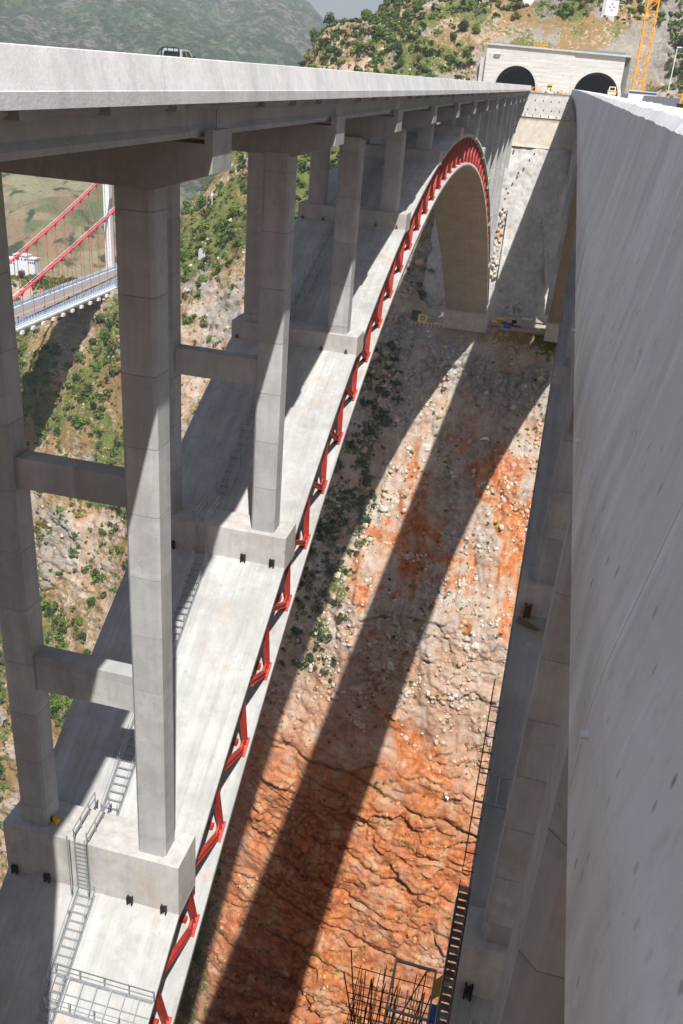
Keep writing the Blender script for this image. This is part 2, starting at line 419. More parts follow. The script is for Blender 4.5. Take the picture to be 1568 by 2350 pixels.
    for a, b in zip(spans[:-1], spans[1:]):
        for gi, lx in enumerate(gx):
            L = b-a; q = MB(); vs = []; fs = []
            sts = [0.03, 1.3, 2.6, L/2, L-2.6, L-1.3, L-.03]; wd = [.26, .26, .1, .1, .1, .26, .26]
            for t, w in zip(sts, wd):
                yy = a+t; cx = X(lx)+road_dx(side, yy)
                for px, pz in ((-.28,-2.41),(.28,-2.41),(.28,-2.24),(w,-2.05),(w,-1.62),(.38,-1.45),(.38,zt_),(-.38,zt_),(-.38,-1.45),(-w,-1.62),(-w,-2.05),(-.28,-2.24)):
                    vs.append((cx+px, yy, pz))
            n = 12
            for i in range(len(sts)-1):
                for k in range(n): fs.append((i*n+k, i*n+(k+1)%n, (i+1)*n+(k+1)%n, (i+1)*n+k))
            fs.append(tuple(range(n))[::-1]); fs.append(tuple(n*(len(sts)-1)+k for k in range(n)))
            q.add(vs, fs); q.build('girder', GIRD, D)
        for t in (.27, .52, .77):
            yy = a+(b-a)*t; q = MB(); c_ = road_dx(side, yy)
            q.box(min(X(gx[0]+.1), X(gx[0]+.62))+c_, max(X(gx[0]+.1), X(gx[0]+.62))+c_, yy-.35, yy+.35, -1.56, zt_-.002); q.build('bracket', GIRD, D)
    # parapet panels
    for lside in (1, -1):
        pl = 2.45 if left else 1.75
        if lside == -1: pl = 7.0
        y = -30.0 if (left or lside == -1) else 1.70-1.75*6
        while y < 264.5:
            y2 = y+pl; g = .012 if (left or lside == -1 or y > 12) else .0035
            if not left and lside == 1 and y > 60: y2 = y+3.5; g = .03
            if left and y > 60: g = .03
            ee = e if lside == 1 else (6.95 if left else 7.2)
            if lside == 1 and left: pr = [(ee,-.925),(ee-.02,-.90),(ee-.26,-.05),(ee-.29,-.03),(ee-.48,-.03),(ee-.56,-.2),(ee-.70,-.925)]
            elif lside == 1: pr = [(ee-.02,-1.15),(ee-.02,-1.505),(ee+.008,-1.505),(ee+.007,-1.26),(ee+.003,-1.19),(ee-.004,-1.12),(ee-.014,-1.05),(ee-.028,-.97),(ee-.16,-.13),(ee-.20,-.075),(ee-.27,-.06),(ee-.44,-.065),(ee-.52,-.12),(ee-.56,-.4),(ee-.75,-1.155)]
            else: pr = [(ee-.02,-ks+.005),(ee-.17,-.07),(ee-.42,-.07),(ee-.62,-ks+.005)]
            if lside == 1 and not left and y < 30:
                st = np.linspace(y+g, y2-g, 26 if y < 12 else 8)
                def fn(p, t, ee=ee):
                    r = (perlin(np.array(t*1.9), np.array(p[0]*4.), np.array(3.3))*.009+perlin(np.array(t*11.3), np.array(p[0]*9.), np.array(1.3))*.006) if p[1] > -.2 else 0
                    return (X(p[0])+road_dx(side, t)-m*abs(float(r))*.4, t, p[1]+float(r))
            else:
                st = [y+g, y2-g]; fn = lambda p, t: (X(p[0])+road_dx(side, t), t, p[1])
            q = MB(); q.prism([(a*lside, b) for a, b in pr], st, None, fn)
            q.build('parapet_panel', DECK if left or lside == -1 else NEAR, D)
            y = y2
    if not left:
        for (u, v) in ((1375,1020),(1350,762),(1430,1705)):
            P = atX(u, v, .33); q = MB(); r_ = .012
            zz = P[2]
            fx = .275+max(0, (zz+1.08))*.13
            q.tube([(fx-.03-.004*P[1], P[1], zz), (fx+.09-.004*P[1], P[1], zz+.01)], [r_*.8, r_], 7); q.build('form_tie_plug', WHITE, D, True)
    return T
BL = bridge('l'); BR = bridge('r')

# ------------------------------------------------------------------ terrain
TI = {
 -320: [(125,-345),(180,-250),(210,-200),(236,-170),(252,-150),(262,-140),(270,-133),(277,-127),(283,-122),(288,-119),(293,-116),(297,-114),(300,-112),(304,-111),(308,-111),(312,-112),(345,-140),(430,-215)],
 -200: [(120,-345),(175,-250),(205,-190),(230,-150),(245,-128),(255,-118),(262,-110),(270,-103),(277,-98),(283,-94),(289,-90),(294,-87),(298,-85),(302,-83),(306,-82),(310,-83),(340,-112),(430,-200)],
 -150: [(115,-345),(165,-250),(195,-190),(215,-150),(229,-126),(238,-113),(245,-105),(255,-91),(262,-83),(268,-76),(275,-77),(281,-78),(287,-78),(293,-77.5),(299,-77),(305,-77.5),(330,-92),(420,-180)],
 -110: [(110,-345),(155,-250),(180,-190),(198,-150),(210,-126),(219,-110),(226,-100),(236,-86),(245,-75),(255,-64),(265,-54),(275,-46),(284,-39),(291,-34),(297,-31),(303,-31),(330,-50),(420,-140)],
 -80:  [(105,-345),(142,-250),(165,-190),(182,-150),(192,-126),(202,-110),(210,-100),(222,-85),(232,-72),(243,-58),(252,-45),(262,-32),(272,-20),(280,-10),(290,0),(300,10),(325,8),(420,-60)],
 -48:  [(100,-345),(135,-250),(152,-190),(163,-150),(175,-126),(186,-110),(196,-99),(206,-86),(216,-75),(226,-65),(237,-53),(249,-38),(260,-20),(270,-7),(284,3),(297,14),(335,36),(420,75)],
 -30:  [(96,-345),(132,-250),(146,-190),(156,-150),(166,-126),(174,-111),(186,-103),(197,-91),(207,-80),(217,-66),(224,-55.6),(241,-55.4),(257,-22),(266,-1.6),(287,0),(291,9.6),(330,34),(420,90)],
 -10:  [(95,-345),(132,-250),(146,-190),(156,-150),(166,-126),(173,-111),(186,-103),(197,-91),(207,-80),(217,-66),(224,-55.6),(241,-55.4),(263,-4),(267,-1.6),(288,-1.6),(291,9.4),(330,37),(420,110)],
 14:   [(94,-345),(130,-250),(146,-190),(156,-150),(166,-126),(173,-111),(186,-102),(197,-90),(207,-79),(215,-66),(223,-55.6),(241,-55.4),(263,-4),(267,-1.6),(286,-1.6),(291,9.6),(330,38),(420,120)],
 32:   [(92,-345),(127,-250),(142,-190),(153,-150),(165,-126),(174,-111),(186,-99),(197,-87),(207,-75),(216,-63),(227,-52),(242,-36),(256,-16),(266,-1.6),(280,4),(291,16),(330,44),(420,130)],
 90:   [(88,-345),(120,-250),(136,-190),(148,-150),(161,-126),(171,-110),(182,-98),(193,-86),(203,-74),(213,-60),(223,-46),(235,-30),(250,-8),(262,6),(280,24),(300,40),(340,75),(430,150)],
 260:  [(80,-345),(112,-250),(130,-190),(142,-150),(154,-126),(165,-110),(176,-98),(188,-86),(200,-74),(210,-60),(220,-46),(232,-30),(250,-8),(262,6),(285,34),(310,60),(360,100),(460,180)]}
TX = np.array(sorted(TI)); TP = np.array([TI[k] for k in sorted(TI)], float)     # (nx, 18, 2)
segw = np.array([.12,.85,1.2,1.2,1.2,1,.9,.9,.9,.9,.8,.8,.8,.7,.7,.8,.25])
seglen = np.hypot(*(TP[5, 1:]-TP[5, :-1]).T)
rows = [0.]
for k in range(17):
    n = max(3, int(seglen[k]*segw[k]/.40)); rows += list(k+np.arange(1, n+1)/n)
rows = np.array(rows)
xs = np.unique(np.concatenate([np.arange(-320,-210,4), np.arange(-210,-75,.68), np.arange(-75,-40,.5), np.arange(-40,22,.30), np.arange(22,60,1.), np.arange(60,261,6.)]))
GXv, TT = np.meshgrid(xs, rows, indexing='ij')
base = np.empty(GXv.shape+(2,))
for c_ in range(2):
    prof = np.stack([np.interp(rows, np.arange(18), TP[k, :, c_]) for k in range(len(TX))])     # (nx, rows)
    # smooth profile kinks a little, except round the shelf and portal
    for j in range(len(rows)): base[:, j, c_] = np.interp(xs, TX, prof[:, j])
GY, GZ = base[..., 0].copy(), base[..., 1].copy()
shelf = sm(-34,-29,GXv)*(1-sm(16,24,GXv))*sm(9.3,10.,TT)*(1-sm(15.0,15.4,TT))
portalzone = shelf
dY = np.gradient(GY, axis=1); dZ = np.gradient(GZ, axis=1); ln = np.hypot(dY, dZ)+1e-6
NY, NZ = -dZ/ln, dY/ln          # outward normal (towards the gorge and up)
amp = 1-.93*shelf
w1 = fbm(GXv/31, GY/31, GZ/31, 3)
f1, f2, ida = cells(GXv/9+w1, GY/9, GZ/7)
disp = 3.6*fbm(GXv/26+3, GY/26, GZ/26, 4)+1.3*(fbm(GXv/9, GY/9, GZ/11, 3, True)-.3)
g1, g2, idb = cells(GXv/3.1+.5*w1, GY/3.1, GZ/2.6)
h1, h2, idc = cells(GXv/1.25, GY/1.25, GZ/1.1)
rockm = sm(-.12,.25, fbm(GXv/19+7, GY/19, GZ/19+2, 4)+.10*sm(-60,-30,GXv))      # outcrop mask
mid0 = sm(-62,-46,GXv)*(1-sm(34,44,GXv)); rockm = np.clip(rockm+.35*mid0, 0, 1)
disp += rockm*(1.5*(ida-.5)+1.15*(idb-.4)+.7*np.minimum(g2-g1, .3)/.3+.6*(idc-.5)+.25*np.minimum(h2-h1, .3)/.3)
disp += (1-rockm)*(.25*fbm(GXv/2.2, GY/2.2, GZ/2.2, 3)+.22*(idc-.5)*sm(.25,.7,idb))
# bedded cliffs low in the middle
cliff = sm(-137,-147,GZ+5*fbm(GXv/22, GY/22, GZ/22+3, 3))*sm(-72,-46,GXv)
bed = GZ+.10*GXv+4.5*fbm(GXv/34, GY/60+4, GZ/50, 3)+1.1*fbm(GXv/6, GY/6, GZ/9, 3)
def ledge(b, per, asym=.8):
    k = np.floor(b/per); fr = b/per-k; h = _G[(k.astype(np.int64)*37) & 511][..., 0]*.5+.7
    return h*np.where(fr < .13, fr/.13*.9, .9+.1*fr)-h*.7*sm(.82,1.,fr)*0
disp = disp*(1-.55*cliff)+cliff*(2.1*ledge(bed, 9.5)+1.0*ledge(bed+2.6*fbm(GXv/9+5, GY/9, GZ/9, 2), 3.7)*sm(-.3,.15,fbm(GXv/14+2, GY/14, GZ/10, 2))+.3*ledge(bed+.8*fbm(GXv/3, GY/3, GZ/3, 2), 1.35)*sm(-.15,.2,fbm(GXv/8+2, GY/8, GZ/8, 2))+.8*(idb-.5)*sm(-.1,.2,fbm(GXv/11, GY/11, GZ/11+9, 2))+1.6*(ida-.5))
shx = 1-.9*sm(9.6,10.,TT)*(1-sm(11.,11.5,TT))*shelf
# gullies following the fall line in the slide
slide = sm(-64,-76,GZ)*(1-sm(-137,-147,GZ))*sm(-62,-40,GXv)*(1-sm(30,45,GXv))
disp = disp*(1-.25*slide)+slide*1.2*fbm(GXv/5+GZ/26, GZ/40, GXv*0+2.2, 3, True)
disp *= amp
wall_in = sm(11.0,11.3,TT)*(1-sm(13.3,13.6,TT))*sm(-33,-30,GXv)*(1-sm(15,20,GXv))
# outward = towards smaller Y (the gorge) and up
GYd = GY-np.abs(dZ/ln)*disp+1.6*wall_in
GZd = GZ+np.abs(dY/ln)*disp
V = np.stack([GXv, GYd, GZd], -1)
nx, nr = GXv.shape
idx = np.arange(nx*nr).reshape(nx, nr)
Q = np.stack([idx[:-1,:-1], idx[1:,:-1], idx[1:,1:], idx[:-1,1:]], -1).reshape(-1, 4)
# colour masks: r = red soil, g = green cover, b = bare rock, a = dry grass / litter
n_a = fbm(GXv/14, GY/14, GZ/14, 4); n_b = fbm(GXv/40+9, GY/40, GZ/40, 3); n_c = fbm(GXv/4, GY/4, GZ/4, 3)
middle = sm(-62,-46,GXv+4*n_b)*(1-sm(34,44,GXv))*sm(-56,-64,GZ+3*n_a)
streakc = fbm(GXv/11+GZ/26+1.3*fbm(GXv/15+8, GY/30, GZ/18, 3), GY/60, GZ/38+.5*fbm(GXv/6, GY/9, GZ/9+3, 2), 4)+.16*n_c
red = middle*np.clip(.02+.42*sm(-100,-150,GZ)+.95*sm(.05,.26,streakc)*sm(-70,-90,GZ)+.45*n_a, 0, 1)
red = np.maximum(red, sm(-132,-152,GZ+18*n_a)*sm(-72,-46,GXv)*(.80+.5*n_c+.5*n_a))
red = np.maximum(red, .5*sm(.0,.35,n_a+.4*n_b)*(1-middle))
rk = rockm*(1-.25*middle)
hill = sm(4, 16, GZ)
rk = np.clip(rk-.5*cliff-.30*hill-.38*(1-middle)*(1-hill)-.30*slide, 0, 1)
lefth = sm(-60,-120,GXv)
grn = np.clip(sm(-.15,.4, n_b+.9*n_a+.05)*(1-middle)*.85, 0, 1)
grn = np.maximum(grn, middle*.35*sm(.15,.4,n_c+.6*n_a)*(1-cliff*.7))
dark_gully = sm(-58,-46,GXv)*(1-sm(-35,-29,GXv+3*n_a))*sm(-60,-66,GZ)*(1-sm(-115,-140,GZ)); grn = np.maximum(grn, dark_gully*.75*sm(-.2,.15,n_c)); red *= (1-.6*dark_gully)
dryg = np.clip((1-middle)*(.55+.6*n_b-.6*n_a), 0, 1)
cols = np.stack([red, grn, rk, dryg], -1).reshape(-1, 4).astype(np.float32)

t = NT('slope_ground', .95, .1); p = t.pos()
at = t.n('Attribute', attribute_name='masks'); sp = t.n('SeparateColor', Color=at.outputs['Color']).outputs; rr, gg, bb = sp[0], sp[1], sp[2]; aa = at.outputs['Alpha']
nz = t.noise(p, .8, 8, .65); nf = t.noise(p, 3.0, 6, .7); nm = t.noise(p, .22, 6, .6)
soil = t.mix(t.mr(nz, .35, .65), (.33,.22,.155), (.46,.36,.28))
pale = t.mix(t.mr(nf, .4, .65), (.40,.335,.275), (.56,.50,.43)); soil = t.mix(t.mr(nm, .45, .6), soil, pale)
ora = t.mix(t.mr(nz, .38, .62), (.36,.095,.03), (.54,.24,.10)); ora = t.mix(t.mr(nm, .52, .66, 0, .8), ora, (.56,.36,.21)); ora = t.mix(t.mr(nf, .56, .68, 0, .6), ora, (.30,.075,.03)); ora = t.mix(t.mr(t.noise(p, .45, 7, .7), .5, .62, 0, .55), ora, (.36,.10,.045))
fac = t.math('ADD', rr, t.math('ADD', t.mr(nf, .3, .7, -.22, .22), t.mr(nz, .3, .7, -.25, .25))); c1 = t.mix(t.mr(fac, .05, .85), soil, ora)
dry = t.mix(t.mr(nf, .4, .6), (.19,.145,.06), (.30,.19,.09))
c2 = t.mix(t.mr(t.math('ADD', aa, t.mr(nz, .3, .7, -.4, .4)), .4, .62), c1, dry)
vo = t.n('TexVoronoi', feature='DISTANCE_TO_EDGE', Vector=t.mix(.25, p, t.n('TexNoise', Vector=p, Scale=1.2).outputs['Color'], 'ADD'), Scale=.75).outputs['Distance']
rock = t.mix(t.mr(nz, .35, .65), (.20,.19,.175), (.46,.43,.39)); rock = t.mix(t.mr(nf, .5, .68, 0, .8), rock, (.52,.49,.45)); rock = t.mix(t.mr(t.noise(p, 1.7, 7, .75), .52, .62, 0, .6), rock, (.13,.12,.11))
rock = t.mix(at.outputs['Alpha'], rock, t.mix(nf, (.13,.12,.105), (.34,.31,.27))); rockr = t.mix(t.math('MULTIPLY', rr, .9), rock, t.mix(t.mr(nf, .4, .6), (.40,.18,.08), (.58,.35,.20))); rock = t.mix(t.math('MULTIPLY', t.mr(vo, .07, .0, 0, .5), t.mr(nm, .45, .6)), rockr, (.14,.11,.09))
c3 = t.mix(t.mr(t.math('ADD', bb, t.mr(nz, .3, .7, -.35, .35)), .42, .58), c2, rock)
grc = t.mix(t.mr(nf, .4, .6), (.06,.09,.025), (.17,.18,.06))
c4 = t.mix(t.mr(t.math('ADD', gg, t.mr(t.noise(p, 1.1, 7, .7), .3, .7, -.5, .5)), .5, .66), c3, grc)
t.bump(t.math('ADD', t.math('MULTIPLY', nz, 1.2), t.math('MULTIPLY', nf, .8)), 1., .3)
GROUND = t.col(c4)
_qx = GXv.reshape(-1)[Q].mean(1); _qt = TT.reshape(-1)[Q].mean(1)
Q = Q[~((_qt > 13.9) & (_qt < 15.02) & ((np.abs(_qx+18.98) < 6.1) | (np.abs(_qx-3.55) < 6.45)))]
me = npmesh('rock_slope', V.reshape(-1, 3), Q, GROUND)
a_ = me.color_attributes.new('masks', 'FLOAT_COLOR', 'POINT'); a_.data.foreach_set('color', cols.ravel())
tag(link('rock_slope', me), kind='structure')
EN = np.cross(np.gradient(V, axis=0), np.gradient(V, axis=1)); EN /= np.linalg.norm(EN, axis=-1, keepdims=True)+1e-9
EN *= np.sign(EN[..., 2:3]+1e-6)

# ---- far mountains
def mount():
    A_ = np.linspace(-1.35, .75, 330); D_ = np.concatenate([np.linspace(480, 900, 90)[:-1], np.geomspace(900, 3600, 200)])
    a, d = np.meshgrid(A_, D_, indexing='ij'); x = a*d; y = d
    n1 = fbm(x/700, y/700, x*0+1, 5); rg = fbm(x/420+3, y/520, x*0+4, 5, True)
    crest = np.interp(a, [-1.35,-.9,-.6,-.45,-.36,-.317,-.30,-.283,-.27,-.25,-.2,.75], [.16,.13,.12,.10,.082,.072,.066,.058,.045,.02,-.02,-.03])
    # ridge at distance 2300, profile rising from the valley
    tt = np.clip((d-520)/(2300-520), 0, 1)
    z = -240+(crest*2300+240)*(tt**.86)
    z += (55*n1*np.sin(np.pi*np.clip(tt*1.0, 0, 1))+75*(rg-.35)*np.sin(np.pi*tt)**.7)
    z += 34*fbm(x/120, y/120, x*0, 5)*sm(0,.2,tt)*(1-sm(.9,1.,tt)*.6)
    z = np.where(d > 2300, z-(d-2300)*.25+20*n1*0, z)
    Vm = np.stack([x, y, z], -1); i_ = np.arange(a.size).reshape(a.shape)
    Qm = np.stack([i_[:-1,:-1], i_[1:,:-1], i_[1:,1:], i_[:-1,1:]], -1).reshape(-1, 4)
    t = NT('mountain_cover', 1., .05); p = t.pos()
    n1 = t.noise(p, .0045, 9, .62); n2 = t.noise(p, .02, 8, .7); n3 = t.noise(p, .11, 5, .7)
    c = t.mix(t.mr(n1, .42, .58), (.22,.18,.17), (.09,.15,.05)); c = t.mix(t.mr(n2, .44, .54), c, (.045,.07,.03)); c = t.mix(t.mr(n3, .44, .58, 0, .85), c, (.022,.042,.022)); c = t.mix(t.mr(t.noise(p, .05, 8, .75), .54, .64, 0, .7), c, (.30,.26,.23))
    c = t.mix(t.mr(t.math('MULTIPLY', n2, t.noise(t.mp(p,(1,1,.15)), .012, 5)), .36, .44, 0, .85), c, (.34,.30,.25))
    sx = t.n('SeparateXYZ', Vector=p).outputs
    # terraced fields on the lower slope
    low = t.mr(sx[2], -60, -115); fl = t.mr(t.noise(p, .006, 4), .40, .52)
    wv = t.n('TexWave', Vector=t.mp(p, (.02,.02,1.)), Scale=.09, Distortion=5., Detail=3.).outputs['Fac']; 
    ter = t.mix(t.mr(wv, .35, .6), (.33,.30,.17), (.14,.18,.07)); ter = t.mix(t.mr(t.noise(p, .02, 5), .5, .6), ter, (.34,.22,.13)); ter = t.mix(t.mr(t.noise(p, .035, 6), .56, .62), ter, (.045,.075,.025))
    c = t.mix(t.math('MULTIPLY', low, fl), c, ter)
    t.bump(t.math('ADD', n2, n3), .9, 14.); mt = t.col(c)
    tag(link('mountain', npmesh('mountain', Vm.reshape(-1, 3), Qm, mt, True)), kind='structure')
mount()
t = NT('river_water', .15, .5); tag((lambda q: (q.box(-3000, 3000, -800, 4800, -341, -340), q.build('river', t.col((.05,.09,.06)), None))[1])(MB()), kind='structure')
# ---- near bank under the camera side of the arches
nbp = [(-420,170),(-64,-1.5),(-20,-12),(4,-44),(24,-60),(36,-70),(41,-80),(46,-130),(56,-345)]  # bank plus an unseen hill behind the camera, added to block low sky glow
xa = np.arange(-220, 160, 2.5); tb = np.linspace(0, 8, 120)
yy = np.interp(tb, range(9), [q[0] for q in nbp]); zz = np.interp(tb, range(9), [q[1] for q in nbp])
XA, YA = np.meshgrid(xa, yy, indexing='ij'); ZA = np.broadcast_to(zz, XA.shape); dd = 1.6*fbm(XA/9, YA/9, ZA/9, 4)*sm(-64,-20,YA)
Vn = np.stack([XA, YA-dd*.6*sm(20,40,YA), ZA+dd*.5], -1); i_ = np.arange(XA.size).reshape(XA.shape)
me = npmesh('near_bank', Vn.reshape(-1,3), np.stack([i_[:-1,:-1], i_[1:,:-1], i_[1:,1:], i_[:-1,1:]], -1).reshape(-1,4), GROUND)
a_ = me.color_attributes.new('masks', 'FLOAT_COLOR', 'POINT'); a_.data.foreach_set('color', np.tile(np.array([.6,.35,.5,.3], np.float32), XA.size))
tag(link('near_bank', me), kind='structure')
# ---- haze
t = bpy.data.materials.new('haze'); t.use_nodes = True; t.node_tree.nodes.clear()
o_ = t.node_tree.nodes.new('ShaderNodeOutputMaterial'); v_ = t.node_tree.nodes.new('ShaderNodeVolumePrincipled')
v_.inputs['Color'].default_value = (.82,.89,1.,1); v_.inputs['Density'].default_value = .00026; v_.inputs['Anisotropy'].default_value = .1
t.node_tree.links.new(v_.outputs[0], o_.inputs['Volume'])
q = MB(); q.box(-5500, 3500, -900, 4900, -346, 460); tag(q.build('haze', t), kind='stuff')
# ------------------------------------------------------------------ cut slope wall and abutment behind the far springing
WY = lambda z: 262.-(z+1.6)*(-22./56.2)*-1      # wall plane: Y at height z
WY = lambda z: 262.+(z+1.6)*22./56.2
def onwall(u, v):
    r = ray(u, v); a = 22./56.2; k = (262.+1.6*a)/(r[1]-a*r[2]); return r*k
def wallgrid(name, mat, x0, x1, z0, z1, step, rough, off=0., parent=None):
    gx = np.arange(x0, x1+step*.5, step); gz = np.linspace(z0, z1, max(2, int((z1-z0)/step)+1))
    a, b = np.meshgrid(gx, gz, indexing='ij'); d = rough*(1.3*fbm(a/7, b/9, a*0+5, 4)+.35*fbm(a/1.4, b/1.4, a*0+2, 3, True)) if rough else a*0
    edge = sm(0, 1.5, a-x0)*sm(0, 1.5, x1-a); d = d*edge
    y = 262.+(b+1.6)*22./56.2-off-d*.93; zz = b+d*.36
    v = np.stack([a, y, zz], -1).reshape(-1, 3); n_ = len(v); i_ = np.arange(n_).reshape(a.shape)
    vb = v.copy(); vb[:, 1] = 262.+(b.ravel()+1.6)*22./56.2+.9; vb[:, 2] = b.ravel()
    Qf = np.stack([i_[:-1,:-1], i_[1:,:-1], i_[1:,1:], i_[:-1,1:]], -1).reshape(-1, 4)
    ring = list(i_[:, 0])+list(i_[-1, 1:])+list(i_[-2::-1, -1])+list(i_[0, -2:0:-1])
    sk = [(ring[k], ring[(k+1) % len(ring)], ring[(k+1) % len(ring)]+n_, ring[k]+n_) for k in range(len(ring))]
    m_ = npmesh(name, np.concatenate([v, vb]), np.concatenate([Qf, Qf[:, ::-1]+n_, np.array(sk)]), mat)
    return link(name, m_, parent)
T = thing('retaining_wall', 'tall pale cut-slope wall below the tunnels with a beige band and anchor heads', 'wall')
wallgrid('anchored_panel', WALL, -23.0, 16, -7.4, -1.5, .8, .05, .5, T)
wallgrid('beige_band', BAND, -22.4, 16, -14.6, -7.4, .9, .04, .25, T)
wallgrid('sprayed_face', WALL, -33, 20, -56.2, -14.6, .42, 1.3, 0, T)
for i in range(6):
    for j, z in enumerate((-3.3, -5.5, -6.9)):
        q = MB(); x = -13.6+2.05*i+.5*(j % 2); q.obox((x, WY(z)-.45, z), (x, WY(z)-.8, z), .22, .22); q.build('anchor_head', RUST, T)
for (u, v) in ((1196,366),(1183,386),(1168,404),(1157,420),(1147,441),(1140,455),(1171,395),(1207,352),(1160,345),(1143,432),(1163,300),(1166,288)):
    P = onwall(u+20, v); q = MB(); q.obox((P[0], P[1]+.2, P[2]), (P[0], P[1]-.9, P[2]), .32, .32); q.build('anchor_head', RUST, T)
# concrete channel beside the last piers, and the concrete strip in the shade
q = MB(); a = onwall(1170, 475); b = onwall(1145, 640); q.obox((a[0],a[1]-1.2,a[2]), (b[0],b[1]-1.2,b[2]), .5, 1.2); q.build('drain_kerb', WALL, T)
q = MB(); a = onwall(1247, 498); b = onwall(1243, 655); q.obox((a[0],a[1]-.9,a[2]), (b[0]+1.2,b[1]-.9,b[2]), .55, .8); q.build('drain_kerb', WALL, T)
# level ground between the wall top and the tunnels
q = MB(); q.box(-36, 30, 261.5, 289, -2.6, -1.45); tag(q.build('portal_apron', concrete('apron_concrete', (.42,.39,.35), rust=.2)), kind='structure')
# shelf slab at the arch feet
q = MB(); q.box(-30, 15, 224.3, 241.5, -56.4, -55.25); tag(q.build('shelf_slab', concrete('dusty_slab', (.36,.32,.28), rust=.25, blotch=.3)), kind='structure')

